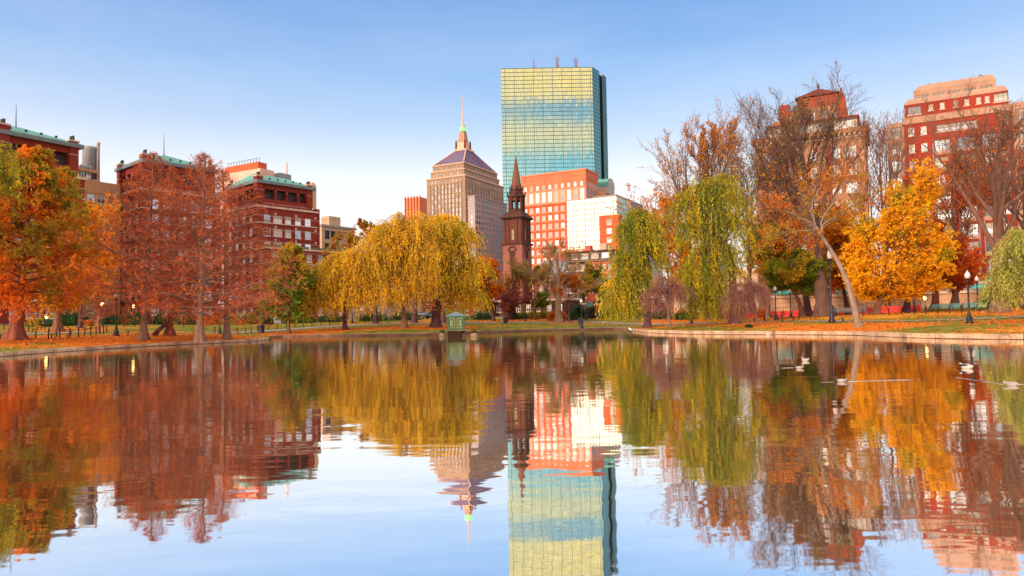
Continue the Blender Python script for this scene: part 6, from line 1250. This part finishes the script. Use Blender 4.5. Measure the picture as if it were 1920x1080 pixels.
    bare_tree('bare greyish tree between willow and hotel', 1408, 125, 272, 144, BTW, LORM, r=.5, spreads=(8, 8, 7), ang=(34, 32, 32), trunk_frac=.2, nleaf=.5, lsz=(.16, .2), twig=.02, leaf_low=.9)
    crown_tree('orange and olive tree filling behind the two tall willows', 1255, 118, 560, A(1258, 480, 42, 75, 14, 14, .4), 145, LAMO, BTW, r=.35, nsub=18, nleaf=6, lsz=(.18, .26))
    crown_tree('small purple weeping cherry left of the long streamers', 1258, 74, 560, [(1250, 525, 24, 16), (1232, 545, 16, 12), (1272, 540, 16, 14), (1255, 545, 22, 14), (1222, 565, 10, 8)], 146, LPUR, BTW, name='weeping_cherry_tree', r=.13, nsub=26, nleaf=5, lsz=(.03, .16), nsm=1.1, droop=(1.4, 3.2, 8, .5), twig_r=.010, twigm=LPUR, flare=.2, limb_r=.07)
    crown_tree('small purple weeping cherry right of the long streamers', 1421, 70, 560, [(1395, 535, 26, 18), (1375, 555, 16, 14), (1415, 540, 18, 14), (1390, 560, 22, 14), (1380, 580, 14, 10)], 147, LPUR, BTW, name='weeping_cherry_tree', r=.13, nsub=28, nleaf=5, lsz=(.03, .16), nsm=1.1, droop=(1.6, 3.4, 8, .3), twig_r=.010, twigm=LPUR, flare=.2, limb_r=.07)
    # ---------------- right lawn
    crown_tree('green leaved tree with leaning trunk by the teal awning', 1505, 92, 540, A(1488, 512, 78, 50, 20, 15, .34), 150, LGRN, BELM, r=.38, nsub=20, nleaf=7, lsz=(.15, .22), path_px=[(1500, 570), (1488, 545)])
    bare_tree('huge elm with broad trunk and bare crown above the hotel', 1546, 90, 150, 151, BELD, LBRN, r=.95, spreads=(10, 11, 10), ang=(34, 32, 32), trunk_frac=.26, up=.075, nleaf=4.5, lsz=(.15, .22), ratios=(.66, .48, .44), twig=.016, lean=(-2.2, 1.0), leaf_low=1.7, fl=.55)
    bare_tree('second tall brown elm behind the huge elm', 1515, 100, 250, 152, BDK, LBRN, r=.5, spreads=(8, 9, 8), ang=(36, 32, 32), trunk_frac=.24, nleaf=2.2, lsz=(.17, .24), twig=.018, lean=(-2, 1), leaf_low=1.6)
    crown_tree('pale barked tree leaning left over the lawn', 1610, 61, 455, [(1480, 400, 46, 26), (1530, 340, 52, 34), (1600, 330, 50, 36), (1450, 440, 40, 26), (1445, 380, 40, 34), (1640, 370, 44, 28), (1500, 450, 40, 22), (1580, 400, 46, 26)], 153, LRB, BPALE, name='tree', r=.27, nsub=16, nleaf=6, lsz=(.11, .17), twigm=BTW, path_px=[(1602, 575), (1590, 530), (1572, 490), (1548, 455), (1530, 425)], flare=.45, leaf_keep=.8, limb_r=.10, twl=.45, sub_r=.02)
    crown_tree('bright yellow orange maple in front of the arcade', 1642, 85, 560, [(1640, 480, 50, 34), (1700, 450, 54, 38), (1620, 530, 40, 26), (1680, 520, 48, 30), (1740, 490, 42, 34), (1700, 400, 50, 34), (1650, 420, 44, 30), (1770, 450, 30, 30), (1735, 360, 36, 30), (1740, 320, 30, 24), (1600, 470, 28, 30), (1690, 360, 30, 24), (1640, 550, 34, 14), (1745, 530, 34, 20), (1605, 505, 30, 30), (1665, 540, 44, 20), (1710, 545, 34, 14), (1775, 490, 26, 30), (1615, 430, 34, 28), (1720, 430, 40, 34)], 154, LMAPLE, BELM, name='maple_tree', litter=1, r=.5, nsub=38, nleaf=9, lsz=(.16, .24), limb_r=.16, sub_r=.02)
    crown_tree('red tree behind the right lamp post', 1782, 97, 555, A(1800, 500, 46, 62, 12, 16, .38), 155, LRED, BELM, r=.35, nsub=20, nleaf=6, lsz=(.15, .22))
    bare_tree('big dark bare tree over the red apartment building', 1874, 74, 158, 156, BTW, LRED, r=.72, spreads=(9, 10, 9), ang=(38, 34, 34), trunk_frac=.28, up=.06, nleaf=.35, lsz=(.14, .2), twig=.014, ratios=(.58, .5, .45), leaf_low=.9, lean=(.8, 0))
    bare_tree('thin bare tree left of the red apartment building', 1665, 112, 196, 157, BTW, r=.4, spreads=(8, 8, 7), ang=(30, 30, 32), trunk_frac=.2, up=.08, twig=.018, leafm=LORM, nleaf=.3)
    bare_tree('rosy brown tree in front of the red apartment building', 1792, 104, 262, 158, BTW, LRUST, r=.45, spreads=(8, 9, 8), ang=(38, 34, 34), trunk_frac=.25, nleaf=3.6, lsz=(.17, .24), twig=.018, leaf_low=.6)
    bare_tree('bare tree at the right edge behind the pale willow', 1930, 88, 250, 159, BTW, LRUST, r=.5, spreads=(8, 9, 8), ang=(36, 34, 34), trunk_frac=.25, nleaf=.8, lsz=(.15, .2), twig=.016)
    crown_tree('plum brown tree with forked red trunk left of the lit opening', 1700, 96, 548, A(1715, 515, 34, 30, 8, 17, .4), 160, m_leaf('plum_leaf', [(.2, .06, .05)]), BDK, r=.5, nsub=14, nleaf=4, lsz=(.14, .2))
    conifer('reddish redwood with straight fluted trunk near the teal benches', 1753, 98, 420, 55, 161, LRED, BRED, dens=.7, skirt=.3, r=.5, nleaf=5, toppx=1760)
    crown_tree('pale green weeping willow spilling in at the right edge', 2010, 54, 480, [(1900, 470, 34, 26), (1930, 440, 40, 30), (1885, 510, 28, 22), (1960, 490, 50, 40), (1915, 530, 34, 24), (1870, 540, 20, 14), (2020, 440, 60, 50), (1950, 550, 40, 24), (1995, 545, 40, 26)], 162, LPG, BGB, name='willow_tree', r=.4, nsub=28, nleaf=14, lsz=(.04, .17), droop=(1.2, 2.9, 5, .35), sub_r=.016)
    crown_tree('orange brown tree between the hotel and the yellow maple', 1590, 104, 540, A(1560, 460, 105, 88, 26, 18, .34), 163, LAMO, BDK, r=.4, nsub=24, nleaf=6, lsz=(.18, .26))
    crown_tree('orange leaved tree behind the purple weeping cherry', 1440, 106, 550, A(1440, 455, 52, 95, 22, 19, .36), 164, m_leaf('orange_mix_leaf', [(.45, .10, .02), (.66, .22, .02), (.8, .34, .02)], .4, (.28, .26, .03), .5), BTW, r=.35, nsub=22, nleaf=6, lsz=(.18, .26))
    # dark background planting along the street so nothing shows bare under the crowns
    bush_spots = [(70, 108, 40, 14, LGRN, 'low green bush right of the giant trunk'), (92, 108, 44, 13, LDKG, 'low dark blue green bush by the far lawn'), (128, 112, 40, 26, LDKG, 'dark green bush behind the brown trunk'), (152, 114, 36, 26, LDKG, 'tall dark green shrub right of the brown trunk'), (166, 110, 16, 10, LORM, 'small orange bush at the far lawn'), (215, 118, 44, 22, LDKG, 'dark hedge clump behind the left lamp post'), (250, 118, 44, 24, LDKG, 'dark hedge clump left of the flared red tree'), (350, 120, 44, 20, LDKG, 'dark hedge clump between the red trunks'), (300, 121, 40, 20, LDKG, 'dark hedge clump behind the leaning trunk'), (395, 120, 30, 18, LORM, 'orange bush behind the pale fluted trunk'), (440, 120, 60, 20, LMIX, 'brown green bush right of the fluted trunks'), (470, 121, 40, 22, LMIX, 'brown orange bush near the grey kiosk'), (503, 118, 20, 14, LDKG, 'dark bush left of the grey kiosk'), (548, 122, 30, 12, LDKG, 'green bush right of the grey kiosk'), (575, 124, 36, 12, LDKG, 'dark green bush under the green redwood'), (620, 130, 50, 14, LDKG, 'dark bush behind the left willow strands'), (700, 134, 60, 15, LDKG, 'dark bush behind the willow trunks'), (760, 136, 60, 14, LDKG, 'dark bush behind the pale willow trunk'), (850, 138, 60, 20, LGRN, 'green bush behind the hut'), (905, 140, 40, 16, LDKG, 'dark bush left of the far lamp post'),
                  (960, 139, 26, 22, LDKG, 'dark green bush behind the litter bin'), (982, 140, 24, 14, LGRN, 'green bush behind the lawn posts'), (1002, 139, 26, 16, m_leaf('yellow_bush', [(.4, .36, .03), (.66, .48, .04)], .5), 'yellow green bush on the centre lawn'), (1021, 140, 26, 14, LGRN, 'green bush left of the orange one'), (1036, 128, 20, 17, LORM, 'bright orange bush left of the beige trunk'), (1056, 126, 14, 15, LORM, 'small orange bush right of the beige trunk'), (1072, 128, 22, 14, LDKG, 'dark brown bush in the centre'), (1086, 134, 26, 26, LDKG, 'dark green bush behind the tall centre lamp'), (1112, 136, 24, 26, LDKG, 'dark green bush by the colourful sign'), (1140, 136, 40, 18, LDKG, 'dark bush left of the trailing willow'), (1190, 138, 50, 20, LDKG, 'dark bush behind the trailing willow'), (1282, 118, 30, 14, LDKG, 'dark green bush between weeping cherries'), (1278, 120, 24, 20, LORM, 'orange bush between the weeping cherries'), (1240, 124, 40, 20, LDKG, 'dark bush behind the left weeping cherry'), (1345, 118, 50, 24, LMIX, 'brown bush behind the streamers'), (1385, 116, 44, 20, LMIX, 'brown bush behind the right weeping cherry'), (1432, 108, 30, 18, LORM, 'orange brown bush left of the teal awning'), (1404, 68, 12, 5, LDKG, 'tiny dark shrub under the weeping cherry'), (1843, 92, 30, 18, LDKG, 'dark green bush left of the pale willow'), (1880, 95, 60, 20, LDKG, 'dark bush behind the pale willow')]
    for i, (px, D, w, h, m, lab) in enumerate(bush_spots): bush(lab, px, D, w, h, 200 + i, m, BTW, n=int(500 + w * h * 1.3), lsz=(.18, .24))
    hg = bush('long clipped hedge line behind the teal benches', 1795, 94, 110, 5, 260, LGRN, BTW, name='hedge', n=1500)

def kiosks():
    k = Bld('grey_kiosk', 'small grey kiosk with barred window behind the curving path', 'kiosk', 527, 590, 122, -20, 71); k.block(-2.2, 0, 0, 2.4, 0, k.H, m_solid('kiosk_grey', (.16, .19, .27), .6, .1), front=dict(x=[1.1], z=[1.3], w=1.4, h=1.3, style='wp31')); k.block(-3.6, -2.21, .2, 2.2, 0, k.H * .8, m_solid('kiosk_side', (.08, .11, .2), .6, .1), part='side_room'); k.part('roof').frustum((-2.4, .2, -.2, 2.6, k.H + .005), (-1.6, -.6, .8, 1.8, k.H + .6), GREY); k.done()
    a = at_base(440, 124); r = empty('awning_stall', a); tag(r, 'stall with turquoise and white awning behind the redwoods', 'stall'); m = MB(); z = P(440, 588, 124)[2] - a[2]
    m.add([(-2, -1.5, z - 1.2), (2, -1.5, z - 1.2), (1.6, 1, z), (-1.6, 1, z), (-2, -1.5, z - 1.6), (2, -1.5, z - 1.6)], [(0, 1, 2, 3), (0, 4, 5, 1)], m_solid('turquoise_canvas', (.03, .42, .38), .7)); m.build('awning', r); m = MB(); m.box(-1.8, 1.8, -.6, 1.2, 0, 1.1, FR_WHITE); m.build('counter', r)
    for x in (-1.8, 1.8): m = MB(); m.box(x - .05, x + .05, -1.4, -1.3, 0, z - 1.25, IRON); m.build('post', r)
    a = at_base(1107, 130); r = empty('street_banner', a); tag(r, 'red and blue street sign seen through the centre trees', 'sign'); z = P(1105, 553, 130)[2] - a[2]; m = MB(); m.box(-.9, .9, 0, .08, z - 1.2, z, m_solid('sign_red', (.7, .08, .05), .5)); m.build('panel', r); m = MB(); m.box(-.8, .5, 0, .08, z - 2.1, z - 1.21, m_solid('sign_blue', (.05, .35, .5), .5)); m.build('lower_panel', r); m = MB(); m.box(-.06, .06, .085, .2, 0, z, IRON); m.build('post', r)
    # small lit lamps seen under the left trees
    for px, py, D in ((191.5, 571, 104), (250, 575, 112), (87, 594, 106), (1735, 559, 99)):
        b = at_base(px, D); z = P(px, py, D)[2] - b[2]; r = empty('lit_lamp', b); tag(r, {191.5: 'small lit yellow lamp above the bare cherry tree', 250: 'small lit yellow lamp left of the flared red tree', 87: 'lit amber lamp by the far left hedge', 1735: 'lit yellow lamp at the arcade opening'}[px], 'lamp'); m = MB(); m.lathe([(.08, 0), (.05, .5), (.04, z - .25)], IRON, 8); m.build('pole', r); m = MB(); m.lathe([(.1, z - .25), (.22, z), (.16, z + .2), (.05, z + .3)], m_solid('lit_globe', (.9, .6, .2), .4, 0, emit=((1, .62, .2), 4.0)), 10); m.build('globe', r)
    for px, D, rz, c, lab in ((788, 150, 2.6, (.02, .02, .025), 'black car half hidden behind the purple willow trunk'), (806, 152, 2.6, (.5, .5, .52), 'pale car between the willow trunks'), (1168, 152, 2.6, (.4, .4, .42), 'silver car behind the trailing willow'), (1130, 150, 2.6, (.55, .53, .5), 'white car behind the centre bushes'), (905, 152, 2.6, (.05, .05, .06), 'dark car left of the far lamp post'), (18, 130, 2.6, (.3, .3, .33), 'grey car behind the giant trunk')): car(lab, px, D, rz, c)

import time as _t
_t0 = _t.time()
build_left(); hancock(); berkeley(); orange_and_glass(); church(); build_right()
print('buildings', _t.time() - _t0)
plant_trees(); print('trees', _t.time() - _t0)
kiosks(); place_all(); build_land(); build_water()
print('all', _t.time() - _t0, sum(len(o.data.polygons) for o in bpy.data.objects if o.type == 'MESH'))
